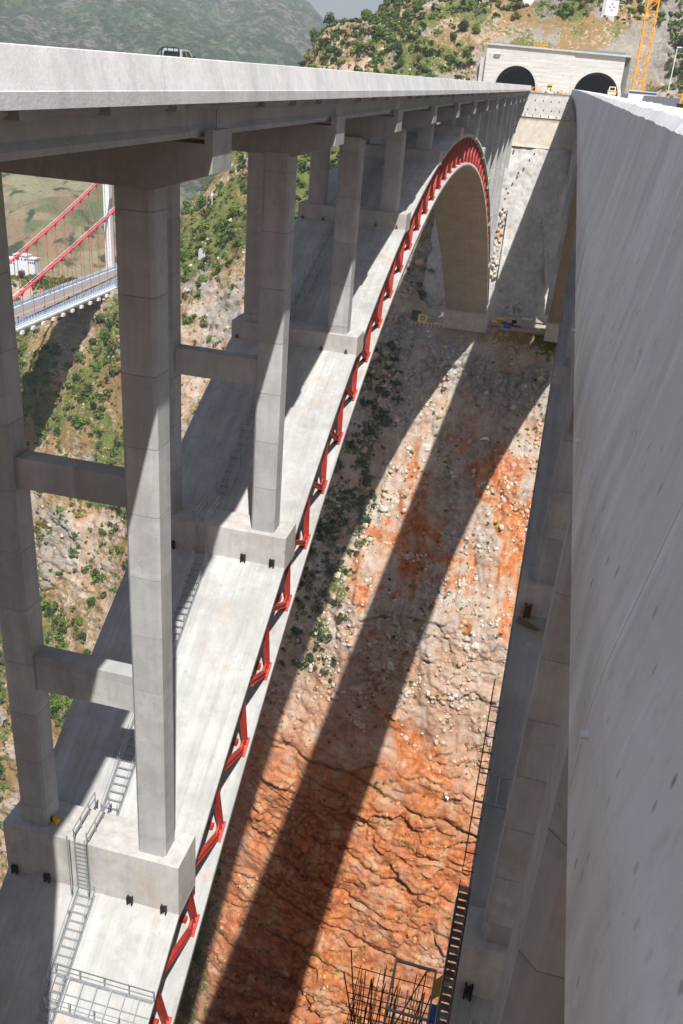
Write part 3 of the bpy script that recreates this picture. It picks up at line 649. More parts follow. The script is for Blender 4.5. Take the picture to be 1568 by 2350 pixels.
# ------------------------------------------------------------------ tunnel portal
def portal():
    T = thing('tunnel_portal', 'grey board-marked concrete tunnel portal with two dark arched openings', 'tunnel portal')
    Yp = 285.; P = lambda u, v: atY(u, v, Yp)
    tl, tr = P(1120,102), P(1437,131)
    holes = [(-18.98, 5.85, -1.1), (3.55, 6.2, -1.3)]
    hs = []
    for (c_, r_, z0) in holes:
        ap = P(1182,150)[2] if c_ < -5 else P(1361,165)[2]; hs.append((c_, r_, ap))
    def panel(x0, x1, name, dy):
        xs_ = sorted(set([x0, x1]+[round(c_+r_*math.cos(math.pi*k/30)+e, 4) for c_, r_, ap in hs for k in range(31) for e in ((0,) if 0 < k < 30 else (0,)) if x0 < c_+r_*math.cos(math.pi*k/30) < x1]+[x for c_, r_, ap in hs for x in (c_-r_-.001, c_+r_+.001) if x0 < x < x1]))
        zt = lambda x: tl[2]+(tr[2]-tl[2])*(x-tl[0])/(tr[0]-tl[0])
        def zb(x):
            for c_, r_, ap in hs:
                if abs(x-c_) <= r_+1e-6:
                    h = ap+1.5; k = max(0, 1-((x-c_)/r_)**2); return -1.5+h*k**.46
            return -1.5
        v = []; f = []
        for x in xs_:
            for y in (Yp-dy, Yp+2.2): v += [(x, y, zb(x)), (x, y, zt(x))]
        for i in range(len(xs_)-1):
            a = i*4; b = a+4; f += [(a, b, b+1, a+1), (a+2, a+3, b+3, b+2), (a+1, b+1, b+3, a+3), (a, a+2, b+2, b)]
        f += [(0,1,3,2), (len(v)-4, len(v)-2, len(v)-1, len(v)-3)]
        q = MB(); q.add(v, f); return q.build(name, PORTM, T)
    PORTM = NT('board_marked_concrete', .9, .15); t = PORTM; p = t.pos(); c = t.mix(t.mr(t.noise(t.mp(p, (.12,1,1.4)), 1.3, 6, .65), .35, .65), (.50,.49,.475), (.66,.65,.63))
    c = t.mix(t.mr(t.n('TexWave', bands_direction='Z', Vector=p, Scale=.27, Distortion=1.2, Detail=3.).outputs['Fac'], .04, .0, 0, .45), c, (.27,.26,.25)); c = t.mix(t.mr(t.noise(p, 1.2, 5), .55, .75, 0, .5), c, (.36,.35,.33)); PORTM = t.col(c)
    xm = P(1322,118)[0]
    panel(tl[0], xm, 'facade_panel', .25); panel(xm+.02, tr[0], 'facade_panel', 0.)
    for a, b in ((tl[0]-.2, xm), (xm+.03, tr[0]+1.4)):
        q = MB(); zt = lambda x: tl[2]+(tr[2]-tl[2])*(x-tl[0])/(tr[0]-tl[0])
        q.add([(a,Yp-.75,zt(a)),(b,Yp-.75,zt(b)),(b,Yp+2.4,zt(b)),(a,Yp+2.4,zt(a)),(a,Yp-.75,zt(a)+.42),(b,Yp-.75,zt(b)+.42),(b,Yp+2.4,zt(b)+.42),(a,Yp+2.4,zt(a)+.42)], [(0,3,2,1),(4,5,6,7),(0,1,5,4),(1,2,6,5),(2,3,7,6),(3,0,4,7)]); q.build('coping', PORT, T)
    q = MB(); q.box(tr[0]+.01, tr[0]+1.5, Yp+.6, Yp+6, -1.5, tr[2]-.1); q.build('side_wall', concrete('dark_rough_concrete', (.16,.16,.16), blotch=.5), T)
    q = MB(); q.add([(tl[0]-.02,Yp-.2,tl[2]-.1),(tl[0]-.02,Yp+3,tl[2]-.1),(tl[0]-.6,Yp+3,-1.5),(tl[0]-.6,Yp-.2,-1.5),(tl[0]-1.1,Yp+3,tl[2]-4)], [(0,1,4,3),(3,4,2)]); 
    q = MB(); q.box(tl[0]-1.6, tl[0]-.02, Yp+1.0, Yp+5, -1.5, tl[2]-3.2); q.build('wing_wall', PORT, T)
    for (c_, r_, ap) in hs:
        arc = lambda s_, k: (c_+s_*r_*math.cos(math.pi*k/40), -1.5+(ap+1.5)*s_*math.sin(math.pi*k/40)**.92 if 0 < k < 40 else -1.5)
        q = MB(); v = []; f = []                      # projecting ring
        for k in range(41):
            for s_, y in ((.995, Yp-.55), (1.13, Yp-.55), (1.13, Yp+.3), (.995, Yp+1)): x, z = arc(s_, k); v.append((x, y, z))
        for k in range(40):
            for j in range(4): f.append((k*4+j, k*4+(j+1)%4, (k+1)*4+(j+1)%4, (k+1)*4+j))
        q.add(v, f); q.build('portal_ring', PORTM, T)
        q = MB(); v = []; f = []
        dep = [Yp+1, Yp+14, Yp+15, Yp+30, Yp+31, Yp+95]
        for y in dep:
            for k in range(41): x, z = arc(.99, k); v.append((x, y, z))
        for i in range(len(dep)-1):
            for k in range(40): f.append((i*41+k, i*41+k+1, (i+1)*41+k+1, (i+1)*41+k))
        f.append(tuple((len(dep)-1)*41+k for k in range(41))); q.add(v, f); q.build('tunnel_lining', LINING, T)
        for y in (Yp+14, Yp+30):
            q = MB(); q.tube([(arc(.965, k)[0], y, arc(.965, k)[1]) for k in range(41)], .12, 6); q.build('lining_joint', PORT, T)
        q = MB(); q.box(c_-r_, c_+r_, Yp-1, Yp+95, -1.449, -1.40); q.build('roadway', ASPH, T)
    for u, v in ((1142,124),):
        a = P(u, v); q = MB(); q.add([(a[0]-.9,Yp-.26,a[2]),(a[0]+1,Yp-.26,a[2]),(a[0]-.1,Yp-.26,a[2]-1.3),(a[0]-.9,Yp-.9,a[2]),(a[0]+1,Yp-.9,a[2])], [(0,1,2),(3,4,2),(0,3,4,1),(0,2,3),(1,4,2)]); q.build('corbel', PORT, T)
portal()

# ------------------------------------------------------------------ suspension bridge
def suspension():
    T = thing('suspension_bridge', 'far suspension bridge with red cables, white tower and blue railings', 'bridge')
    xn, xf, zd = -141., -155., -71.; y0, y1 = 120, 330
    q = MB(); q.box(xf, xn, y0, y1, zd-1.0, zd); q.build('deck', WHITE, T)
    q = MB(); q.box(xf+1.7, xn-1.7, y0, y1, zd+.004, zd+.06); q.build('carriageway', ASPH, T)
    for x in (-147.9, -148.3): 
        q = MB(); q.box(x-.06, x+.06, y0, y1, zd+.064, zd+.07); q.build('lane_line', YELL, T)
    for x in (xn-.15, xn-1.5, xf+.15, xf+1.5):
        outer = x in (xn-.15, xf+.15); m_ = PALE if outer else BLUE
        q = MB()
        for z in ((.3, .65, 1.0) if outer else (.45, .8)): q.box(x-.06, x+.06, y0, y1, zd+z-.06, zd+z+.06+(.1 if not outer else 0))
        q.build('railing', m_, T)
        q = MB()
        for k in range(int((y1-200)/1.5)): q.box(x-.09, x+.09, 200+k*1.5, 200.16+k*1.5, zd, zd+1.0)
        tag(q.build('railing_posts', WHITE, T), kind='stuff')
    for x, a, b in ((xn, .02, .42), (xf, -.42, -.02)):
        q = MB(); q.box(x+a, x+b, y0, y1, zd-.55, zd-.05); q.build('edge_girder', WHITE, T)
    hn = MB().mesh
    q = MB(); q.box(-7.9, 7.9, -.65, .65, -1.9, -1.02); bm_ = q.mesh('cross_beam', WHITE)
    for k in range(30): link('cross_beam', bm_, T, ((xn+xf)/2, 150.+k*5.6, zd))
    cn = lambda y: max(-63.7+.25*(y-216)+.0003*(y-216)*abs(y-216), zd+3.0+.0006*(y-190)**2)
    cf = lambda y: max(-58.05+.27*(y-232.7)+.0007*(y-232.7)*abs(y-232.7), zd+3.0+.0006*(y-180)**2)
    for x, fn in ((-142.3, cn), (-153.7, cf)):
        ys = list(np.arange(y0, 303.1, 3.)); q = MB(); q.tube([(x, y, fn(y)) for y in ys], .36, 8); q.build('main_cable', PINK, T, True)
        q = MB(); q.tube([(x, y, fn(y)+1.0) for y in ys], .06, 4); q.build('hand_rope', WHITE, T)
        q = MB(); q.tube([(x, 303, fn(303)), (x, 372, -82)], .36, 8); q.build('main_cable', PINK, T, True)
        for k in range(30):
            y = 150+k*5.6-1.2
            if y > 300: break
            q = MB(); q.obox((x, y, fn(y)-.3), (x, y, zd), .13, .13); q.build('hanger', HANG, T)
            d = (fn(y+.1)-fn(y-.1))/.2; q = MB(); q.obox((x, y-.35, fn(y)-.35*d), (x, y+.35, fn(y)+.35*d), .95, .95); q.obox((x, y, fn(y)), (x, y, fn(y)-1.1), .3, .5); q.build('cable_clamp', PINK, T)
    for x in (-157.6, -138.4):
        q = MB(); q.prism([(-1.25,-1.3),(1.25,-1.3),(1.25,1.3),(-1.25,1.3)], [0, 1], None, lambda p, t, x=x: (x+p[0]*(1.0-.12*t), 304+p[1]*(1-.12*t), -92+58*t)); q.build('tower_leg', WHITE, T)
    q = MB(); q.box(-157, -139, 303, 305, zd-4, zd-1.9); q.build('tower_beam', WHITE, T)
    for k in range(4):
        y = 219+k*14; q = MB(); q.tube([(xn-1.5, y, zd), (xn-1.5, y, zd+1.9)], .09, 5); q.obox((xn-1.5, y, zd+1.9), (xn-1.5, y, zd+2.3), .35, .35); q.build('deck_lamp', BLACK, T)
suspension()

# ------------------------------------------------------------------ pickup
def pickup():
    y0 = 51.6; sc = .74; dx = road_dx('l', 52); zr = -.925-.02
    T = thing('pickup_truck', 'silver double-cab pickup with black roll bar driving away behind the left parapet', 'pickup truck', loc=(-22.45+dx, y0, zr)); T.scale = (sc, sc, sc)
    q = MB(); pr = [(-1.7,.45),(-1.7,1.05),(.1,1.05),(.1,1.1),(3.3,1.1),(3.45,.9),(3.5,.45)]
    q.prism(pr, [-.9, -.86, .86, .9], None, lambda p, t: (t, p[0], p[1])); q.build('body', SILV, T)
    q = MB(); st = [(-.80, .0), (.80, .0)]
    prof = [(.02,1.08),(.16,1.62),(.32,1.71),(1.45,1.74),(1.75,1.68),(2.55,1.12)]
    q.prism(prof, [-.84, .84], None, lambda p, t: (t*(1-.16*max(0, (p[1]-1.08))/.66), p[0], p[1])); cab = q.build('cab', SILV, T)
    q = MB(); q.add([(-.68,.035,1.16),(.68,.035,1.16),(.62,.13,1.56),(-.62,.13,1.56)], [(0,1,2,3)]); q.build('rear_window', GLASS, T)
    sx = lambda z: .84*(1-.16*(z-1.08)/.66)+.006
    for s_ in (1, -1):
        for w in ([(.22,1.14),(.98,1.14),(1.0,1.62),(.33,1.60)], [(1.08,1.14),(2.1,1.14),(1.72,1.56),(1.55,1.63),(1.1,1.63)]):
            q = MB(); q.add([(s_*sx(z), y, z) for y, z in w], [tuple(range(len(w)))]); q.build('side_window', GLASS, T)
        q = MB(); q.tube([(s_*.78,-1.1,1.05),(s_*.76,-.55,1.5),(s_*.68,-.16,1.73),(s_*.5,-.12,1.80),(0,-.12,1.81)], .04, 6); q.build('roll_bar', BLACK, T)
        q = MB(); q.tube([(s_*.74,-.16,1.05),(s_*.68,-.14,1.72)], .04, 6); q.tube([(s_*.25,-.14,1.05),(s_*.25,-.13,1.79)], .03, 6); q.build('roll_bar', BLACK, T)
        q = MB(); q.box(min(s_*.88,s_*1.08), max(s_*.88,s_*1.08), 2.0, 2.12, 1.12, 1.32); q.build('mirror', BLACK, T)
        q = MB(); q.box(min(s_*.70,s_*.88), max(s_*.70,s_*.88), -1.73, -1.70, .75, 1.0); q.build('tail_light', REDP, T)
        for y in (-.85, 2.55):
            q = MB(); q.tube([(s_*.68, y, .36), (s_*.92, y, .36)], .36, 16); wl = q.build('wheel', RUBB, T)
            q = MB(); q.tube([(s_*.90, y, .36), (s_*.935, y, .36)], .2, 12); q.build('rim', SILV, wl)
pickup()

# ------------------------------------------------------------------ cranes and portal clutter
def mast(name, label, x, y, z0, z1, w, lean, base=True, dim=.1):
    T = thing(name, label, 'crane'); P = lambda sx, sy, z: (x+sx*w/2+lean[0]*(z-z0), y+sy*w/2+lean[1]*(z-z0), z)
    for sx in (1,-1):
        for sy in (1,-1): q = MB(); q.obox(P(sx,sy,z0), P(sx,sy,z1), dim*1.7, dim*1.7); q.build('chord', ORNG, T)
    n = int((z1-z0)/(w*.82)); h = (z1-z0)/n
    for k in range(n):
        za, zb = z0+k*h, z0+(k+1)*h; s_ = 1 if k % 2 else -1
        for (a, b) in (((-1,-1),(1,-1)), ((1,-1),(1,1)), ((-1,-1),(-1,1)), ((-1,1),(1,1))):
            q = MB(); q.obox(P(*a, za), P(*b, za), dim, dim); q.build('brace', ORNG, T)
            if s_ < 0: a, b = b, a
            q = MB(); q.obox(P(*a, za), P(*b, zb), dim*.8, dim*.8); q.build('brace', ORNG, T)
    if base: q = MB(); q.box(x-w*.9, x+w*.9, y-w*.9, y+w*.9, -1.1, z0); q.build('base', BLACK, T)
a = atY(1461, 214, 205); b = atY(1501, 0, 205)
mast('crane_mast', 'tall orange lattice crane mast rising right of the tunnel portal', a[0], 205, -1.0, 30, 2.0, ((b[0]-a[0])/(b[2]-a[2]), 0), False, .13)
a = atY(1560, 232, 120); mast('crane_mast', 'orange machine boom with black base cut off at the right photo edge', a[0]+.3, 120, -.6, 4.2, .55, (.12, 0), True, .08)
def shed():
    T = thing('site_cabin', 'low white site cabin with a blue stripe at the foot of the crane', 'cabin')
    a = atY(1441, 226, 195); b = atY(1505, 226, 195); q = MB(); q.box(a[0], b[0], 195, 197, -1.1, a[2]+1.35); q.build('wall', WHITE, T)
    q = MB(); q.box(a[0]+.05, b[0]-.05, 194.96, 194.999, a[2]+.95, a[2]+1.2); q.build('stripe', CLOTH, T)
    q = MB(); q.box(a[0]-.1, b[0]+.1, 194.8, 197.2, a[2]+1.352, a[2]+1.45); q.build('roof', WHITE, T)
shed()
def barrier():
    a = atY(1258, 217, 266); T = thing('marker_post', 'yellow and black striped marker post between the two tunnels', 'post', loc=(a[0], 266, -1.44))
    for k in range(5):
        q = MB(); w = .62; q.add([(-w,-w,k*.42),(w,-w,k*.42+.12),(w,w,k*.42+.12),(-w,w,k*.42),(-w+.05*k,-w,k*.42+.42),(w+.05*k,-w,k*.42+.54),(w+.05*k,w,k*.42+.54),(-w+.05*k,w,k*.42+.42)], [(0,3,2,1),(4,5,6,7),(0,1,5,4),(1,2,6,5),(2,3,7,6),(3,0,4,7)]); q.build('stripe', YELL if k % 2 == 0 else BLACK, T)
barrier()
def guard(u0, u1, v0, v1, Y, label, name='guard_frame'):
    a = atY(u0, v1, Y); b = atY(u1, v0, Y); z0, z1 = a[2], b[2]; T = thing(name, label, 'railing')
    for k in range(5):
        x = a[0]+(b[0]-a[0])*k/4; q = MB(); q.obox((x,Y,z0),(x,Y,z1),.12,.12); q.build('post', ORNG, T)
    for f in (.15,.55,1.): q = MB(); q.obox((a[0],Y,z0+(z1-z0)*f),(b[0],Y,z0+(z1-z0)*f),.1,.1); q.build('rail', ORNG, T)
    for k in range(4):
        x = a[0]+(b[0]-a[0])*k/4; q = MB(); q.obox((x,Y,z0),(x+(b[0]-a[0])/4,Y,z1),.08,.08); q.build('brace', ORNG, T)
guard(1204, 1240, 201, 222, 262.8, 'orange safety frame at the top of the pale wall by the deck end')
guard(1225, 1258, 97, 110, 284.6, 'orange guard frame standing on the portal roof edge')
def small_vehicle():
    a = atY(1404, 214, 255); T = thing('road_roller', 'white and orange site machine parked in front of the right tunnel', 'machine', loc=(a[0], 255, -1.05))
    q = MB(); q.box(-1.1, 1.1, -1, 2, .5, 1.4); q.build('body', ORNG, T); q = MB(); q.prism([(-.9,1.4),(.9,1.4),(.75,2.3),(-.75,2.3)], [-.4, 1.2], None, lambda p, t: (p[0], t, p[1])); q.build('cab', WHITE, T)
    q = MB(); q.box(-.6,.6,-.43,-.41,1.5,2.1); q.build('window', GLASS, T); q = MB(); q.tube([(-.9,-1.1,.5),(.9,-1.1,.5)], .5, 14); q.build('drum', SILV, T)
    for s_ in (-1,1): q = MB(); q.tube([(s_*.8,1.5,.5),(s_*1.15,1.5,.5)], .5, 12); q.build('wheel', RUBB, T)
small_vehicle()
# rubble heap between the decks
rr_ = random.Random(3)
def stone_mesh(seed, mat, sub=1):
    bm = bmesh.new(); bmesh.ops.create_icosphere(bm, subdivisions=sub, radius=1); r = random.Random(seed); ax = [Vector((r.gauss(0,1), r.gauss(0,1), r.gauss(0,1))).normalized() for _ in range(7)]; dd_ = [r.uniform(.45,.85) for _ in range(7)]
    for v in bm.verts:
        for a, d in zip(ax, dd_):
            k = v.co.dot(a)
            if k > d: v.co -= a*(k-d)
        v.co += Vector((r.uniform(-.06,.06), r.uniform(-.06,.06), r.uniform(-.06,.06)))
    m = bpy.data.meshes.new('stone'); bm.to_mesh(m); bm.free(); m.materials.append(mat); return m
t = NT('limestone', .95, .1); p = t.pos(); oi = t.n('ObjectInfo').outputs['Random']
c = t.mix(t.mr(t.noise(p, 2.2, 6, .65), .35, .65), (.34,.31,.27), (.62,.57,.49)); c = t.mix(t.mr(t.n('SeparateXYZ', Vector=p).outputs[2], -128., -146.), c, (.56,.27,.12)); c = t.mix(t.mr(t.noise(p, .16, 4), .45, .58, 0, .7), c, (.50,.27,.15)); STONE = t.col(c)
STM = [stone_mesh(i, STONE) for i in range(6)]; STB = [stone_mesh(i+20, STONE, 2) for i in range(5)]
for k in range(14):
    u = 1235+rr_.uniform(0, 75); a = atY(u, 214, 264.5); o = link('concrete_rubble', STM[k % 6], None, (a[0], 264+rr_.uniform(-.8,.8), -1.25)); s_ = rr_.uniform(.35,.85); o.scale = (s_*1.3, s_, s_*.8); o.rotation_euler = (rr_.random()*3, rr_.random()*3, rr_.random()*3)
    tag(o, 'broken concrete lump in the heap between the two deck ends', 'rubble', 'rubble heap between the deck ends')

# ------------------------------------------------------------------ stairs, ladders and brackets on the arches
def along(Y, off=0.):
    n = np.array([0, .0086*(Y-CROWN), 1.]); n /= np.linalg.norm(n); return Vector((0, Y+n[1]*off, up(Y)+n[2]*off))
def stair(xc, Y0, Y1, label, w=.78, step=.30, mat=None, rail_h=.75, tr=True):
    mat = mat or GALV; T = thing('steel_stairway', label, 'stairway', 'steel stairways on the arches'); P = lambda x, Y, o: Vector((x, 0, 0))+along(Y, o)
    for s_ in (-1, 1):
        Ysx = np.linspace(Y0, Y1, int((Y1-Y0)/1.2)+2)
        q = MB(); q.tube([P(xc+s_*w/2, Y, .12) for Y in Ysx], .035, 4); q.build('stringer', mat, T)
        for h in (rail_h*.5, rail_h):
            q = MB(); q.tube([P(xc+s_*w/2, Y, .12)+Vector((0,0,h)) for Y in Ysx], .022, 4); q.build('handrail', mat, T)
        for Y in np.arange(Y0, Y1, 2.4): a = P(xc+s_*w/2, Y, .0); q = MB(); q.obox(a, a+Vector((0,0,rail_h+.12)), .055, .055); q.build('rail_post', mat, T)
    if tr:
        Y = Y0
        q = MB(); q.box(-w/2, w/2, -.05, .05, -.015, .015); tm = q.mesh('tread', mat)
        while Y < Y1:
            link('tread', tm, T, tuple(P(xc, Y, .14))); Y += step/math.sqrt(1+(.0086*(Y-CROWN))**2)*1.25
    return T
sx_ = -18.55
stair(sx_, 17, 30.2, 'lowest steel stairway climbing the left arch to the nearest pedestal', w=.95, step=.34)
stair(sx_-.2, 33.4, 46.9, 'steel stairway on the left arch between the first and second pedestals', w=.95, step=.36)
stair(sx_-.5, 51.5, 64.0, 'steel stairway on the left arch between the second and third pedestals', step=.5)
stair(sx_-.9, 67.5, 98, 'shaded upper steel stairway on the left arch beyond the third pedestal', step=.8)
def vladder(x, y, z0, z1, label, top_to=None):
    T = thing('steel_ladder', label, 'ladder', 'ladders up the pedestals')
    for s_ in (-1,1): q = MB(); q.obox((x+s_*.36, y, z0), (x+s_*.36, y, z1+.9), .05, .05); q.build('stile', GALV, T)
    z = z0+.2
    while z < z1: q = MB(); q.obox((x-.36, y, z), (x+.36, y, z), .035, .035); q.build('rung', GALV, T); z += .3
    for s_ in (-1,1):
        q = MB(); q.obox((x+s_*.5, y-.45, z0), (x+s_*.5, y-.45, z1+.9), .05, .05); q.build('cage_bar', GALV, T)
        if top_to:
            for h in (.45, .85): q = MB(); q.tube([(x+s_*.42, y, z1+h), (x+s_*.42-.2, top_to, z1+h)], .035, 4); q.build('handrail', GALV, T)
            for f in (.35,.7,1.): yy = y+(top_to-y)*f; q = MB(); q.obox((x+s_*.42-.2*f, yy, z1), (x+s_*.42-.2*f, yy, z1+.85), .05, .05); q.build('rail_post', GALV, T)
vladder(sx_-.2, PY[0]-1.2, -40.9, -37.4, 'steel ladder up the front of the nearest left pedestal', PY[0]+1.6)
vladder(sx_-.4, PY[1]-1.2, -29.0, -26.74, 'steel ladder up the front of the second left pedestal', PY[1]+1.4)
vladder(sx_-.8, PY[2]-1.2, -19.6, -18.05, 'steel ladder up the front of the third left pedestal')
def platform():
    T = thing('steel_platform', 'galvanised inspection platform frame with railings low on the left arch', 'platform')
    xa_, xb_ = -18.7, -13.2; ya, yb = 25.7, 26.9
    for Y, h in ((ya, .25), (yb, .25)): 
        z = up(Y)+h; q = MB(); q.obox((xa_,Y,z),(xb_,Y,z),.11,.14); q.build('main_bar', GALV, T)
        for hh in (.45,.85): q = MB(); q.obox((xa_,Y,z+hh),(xb_,Y,z+hh),.03,.03); q.build('rail', GALV, T)
        for k in range(5): x = xa_+(xb_-xa_)*k/4; q = MB(); q.obox((x,Y,z),(x,Y,z+.9),.045,.045); q.build('post', GALV, T)
    for k in range(8): x = xa_+(xb_-xa_)*k/7; q = MB(); q.obox((x,ya,up(ya)+.3),(x,yb,up(yb)+.3),.06,.06); q.build('cross_bar', GALV, T)
    q = MB(); q.obox((xa_,(ya+yb)/2,up((ya+yb)/2)+.3),(xb_,(ya+yb)/2,up((ya+yb)/2)+.3),.05,.05); q.build('cross_bar', GALV, T)
platform()
names_ = ['first', 'second', 'third', 'fourth']; xsn = [('far left', -22.9), ('inner left', -20.95), ('inner right', -16.05), ('far right', -14.1)]
def bracket(x, Y, z, label, mat, big=1., grp='steel brackets at the pedestal feet'):
    T = thing('steel_bracket', label, 'bracket', grp, loc=(x, Y, z)); T.scale = (big*.95,)*3
    for s_ in (-1,1): q = MB(); q.box(s_*.17-.05, s_*.17+.05, -.32*big, 0, -.1, .85*big); q.build('flange', mat, T)
    for h in (.15,.5): q = MB(); q.box(-.12, .12, -.22*big, -.05, h, h+.14); q.build('cross_plate', mat, T)
    q = MB(); q.tube([(0,-.3*big,.1),(0,-.3*big,.7*big)], .06, 6); q.build('bolt', mat, T)
for i in range(4):
    for nm, x in xsn:
        Y = PY[i]-1.15
        bracket(x, Y, up(Y)+.05, ('black' if i < 2 else 'rusty')+f' steel bracket at the foot of the {names_[i]} left pedestal, {nm}', BLACK if i < 2 else RUST, .78 if i < 2 else .5)
def bucket():
    P = atZ(130, 1888, -37.4); T = thing('bucket', 'orange plastic bucket beside the left column base', 'bucket', loc=(P[0], P[1], -37.4))
    q = MB(); q.prism([(math.cos(k*.524)*1, math.sin(k*.524)*1) for k in range(12)], [0, 1], None, lambda p, t: (p[0]*(.15+.04*t), p[1]*(.15+.04*t), .36*t)); q.build('body', ORNG, T)
    q = MB(); q.tube([(-.19,0,.34),(-.1,0,.5),(.1,0,.5),(.19,0,.34)], .012, 4); q.build('handle', GALV, T)
    o = MB(); o.prism([(math.cos(k*.524), math.sin(k*.524)) for k in range(12)], [0, 1], None, lambda p, t: (p[0]*.17, p[1]*.17, .3*t)); tag(o.build('bucket', BLACK), 'black bucket next to the orange one by the column', 'bucket').location = (P[0]-.42, P[1]+.05, -37.4)
bucket()
# right arch: hanging walkway along the edge
def walkway():
    T = thing('edge_walkway', 'dark steel stair walkway hung along the edge of the right arch', 'walkway')
    x0, x1 = .92, 1.50; o = -.55
    for x in (x0, x1):
        q = MB(); q.tube([(x, Y, up(Y)+o) for Y in np.arange(24, 34.6, 1.)], .08, 5); q.build('stringer', GALV, T)
        for h in (.45,.85): 
            q = MB(); q.tube([(x, Y, up(Y)+o+h) for Y in np.arange(24, 34.6, 1.)], .035, 4); q.build('handrail', RUST, T)
    Y = 27.2; q = MB(); q.box(x0, x1, -.17, .17, -.03, .03); tm = q.mesh('tread', DGREY); tm2 = q.mesh('tread', GALV); k = 0
    while Y < 34.4: link('tread', tm if k % 4 else tm2, T, (0, Y, up(Y)+o)); Y += .3; k += 1
    for Y in np.arange(27, 34.6, 1.2): q = MB(); q.obox((x0,Y,up(Y)+o),(x0,Y,up(Y)+o+.9),.05,.05); q.build('post', RUST, T)
    T = thing('edge_railing', 'thin dark railing climbing the outer edge of the right arch', 'railing')
    for h in (.3,.6,.95): q = MB(); q.tube([(.95, Y, up(Y)+h) for Y in np.arange(35, 43.2, 1.)], .03, 4); q.build('rail', RUST, T)
    for Y in np.arange(35, 43.2, .75): q = MB(); q.obox((.95,Y,up(Y)-.4),(.95,Y,up(Y)+1.0),.05,.05); q.build('post', RUST, T); q = MB(); q.obox((.95,Y,up(Y)-.3),(1.6,Y,up(Y)-.3),.05,.05); q.build('post', RUST, T)
    T = thing('ladder_frame', 'pale steel ladder frame lying across the right arch', 'ladder')
    for Y in (37.6, 38.9): q = MB(); q.obox((1.0,Y,up(Y)+.3),(3.2,Y,up(Y)+.3),.07,.07); q.build('stile', GALV, T)
    for x in (1.5,2.1,2.7): q = MB(); q.obox((x,37.6,up(37.6)+.3),(x,38.9,up(38.9)+.3),.05,.05); q.build('rung', GALV, T)
    T = thing('edge_ladder', 'steel ladder lying on the lowest visible part of the right arch', 'ladder')
    for x in (2.55, 3.05): q = MB(); q.tube([(x, Y, up(Y)+.12) for Y in np.arange(24.5, 29.8, 1.)], .04, 4); q.build('stile', GALV, T)
    for Y in np.arange(24.8, 29.6, .5): q = MB(); q.obox((2.55,Y,up(Y)+.12),(3.05,Y,up(Y)+.12),.05,.05); q.build('rung', GALV, T)
    for i in range(2):
        bracket(2.2, PY[i]-1.15, up(PY[i]-1.15)+.05, f'steel bracket in front of the {names_[i]} right pedestal', BLACK if i == 0 else RUST, 1., 'brackets on the right arch')
    for k in range(3):
        Y = PY[1]-1.7+.15*k; q = MB(); q.obox((1.6+.05*k, Y, up(Y)+.12), (2.9+.1*k, Y-.45-.25*k, up(Y-.5)+.35), .1, .07); tag(q.build('timber_offcut', WOOD), ['shortest','middle','longest'][k]+' of the three loose timbers before the second right pedestal', 'timber', 'timber by the second right pedestal')
walkway()
def scaffold():
    T = thing('scaffold', 'rusty tube scaffolding tower standing above the orange cliff at the bottom', 'scaffold')
    r = random.Random(5); z0 = -76
    xs2 = [-4.6+.72*k for k in range(8)]; ys2 = [38.5, 40.2, 42.0]
    for x in xs2:
        for y in ys2:
            a = (x+r.uniform(-.1,.1), y, z0); b = (x+r.uniform(-.45,.45), y+r.uniform(-.3,.3), -56.2+r.uniform(-1.5,1.0)); q = MB(); q.obox(a, b, .055, .055); q.build('standard_tube', RUST, T)
    for z in (-57.2, -58.9, -60.6, -62.8, -65):
        for y in ys2: q = MB(); q.obox((xs2[0]-.5, y, z+r.uniform(-.2,.2)), (xs2[-1]+.6, y, z+r.uniform(-.1,.4)), .05, .05); q.build('ledger_tube', RUST, T)
        for x in xs2[::2]: q = MB(); q.obox((x, ys2[0]-.4, z), (x, ys2[-1]+.4, z), .05, .05); q.build('ledger_tube', RUST, T)
    for k in range(10): x = r.uniform(-4.4,.2); y = r.choice(ys2); q = MB(); q.obox((x,y,-62-r.random()*3),(x+r.uniform(-3,3),y+.1,-55.5),.075,.075); q.build('brace_tube', RUST, T)
    for k, (x, y, z) in enumerate(((-1.9,38.4,-57.6),(-1.1,38.4,-59.),(-2.6,38.4,-60.9),(-1.4,38.4,-62.3),(-3.9,38.3,-58.8))):
        q = MB(); q.box(x, x+2.6, y-.15, y+.15, z, z+.06) if k < 4 else q.obox((x,y,z-3),(x+.1,y,z+2),.28,.06); q.build('plank', WOOD, T)
    T = thing('gangway_frame', 'galvanised gangway frame with yellow sheet and blue tarp at the bottom edge', 'frame')
    A = [(-1.75,34.4,-45.2),(.55,34.4,-45.2),(.55,31.5,-45.4),(-1.75,31.5,-45.4)]
    for k in range(4): q = MB(); q.obox(A[k], A[(k+1)%4], .12, .12); q.build('frame_bar', GALV, T)
    for p_ in A: q = MB(); q.obox(p_, (p_[0], p_[1], p_[2]-2.4), .1, .1); q.build('leg', GALV, T)
    for k in range(1,5): q = MB(); q.obox((-1.75+.46*k,34.4,-47.4),(-1.75+.46*k,31.5,-47.4),.07,.07); q.build('floor_bar', GALV, T)
    q = MB(); q.add([(x+.7,y+2.8,z) for x,y,z in ((-.15,31.2,-45.5),(.7,31.9,-44.9),(.7,31.5,-46.3),(-.15,30.9,-46.8),(-.15,31.17,-45.5),(.7,31.87,-44.9),(.7,31.47,-46.3),(-.15,30.87,-46.8))], [(0,1,2,3),(7,6,5,4)]); q.build('sheet', YELL, T)
    q = MB(); q.box(.6,1.2,32.6,33.6,-47.2,-46.9); q.build('tarp', CLOTH, T)
scaffold()

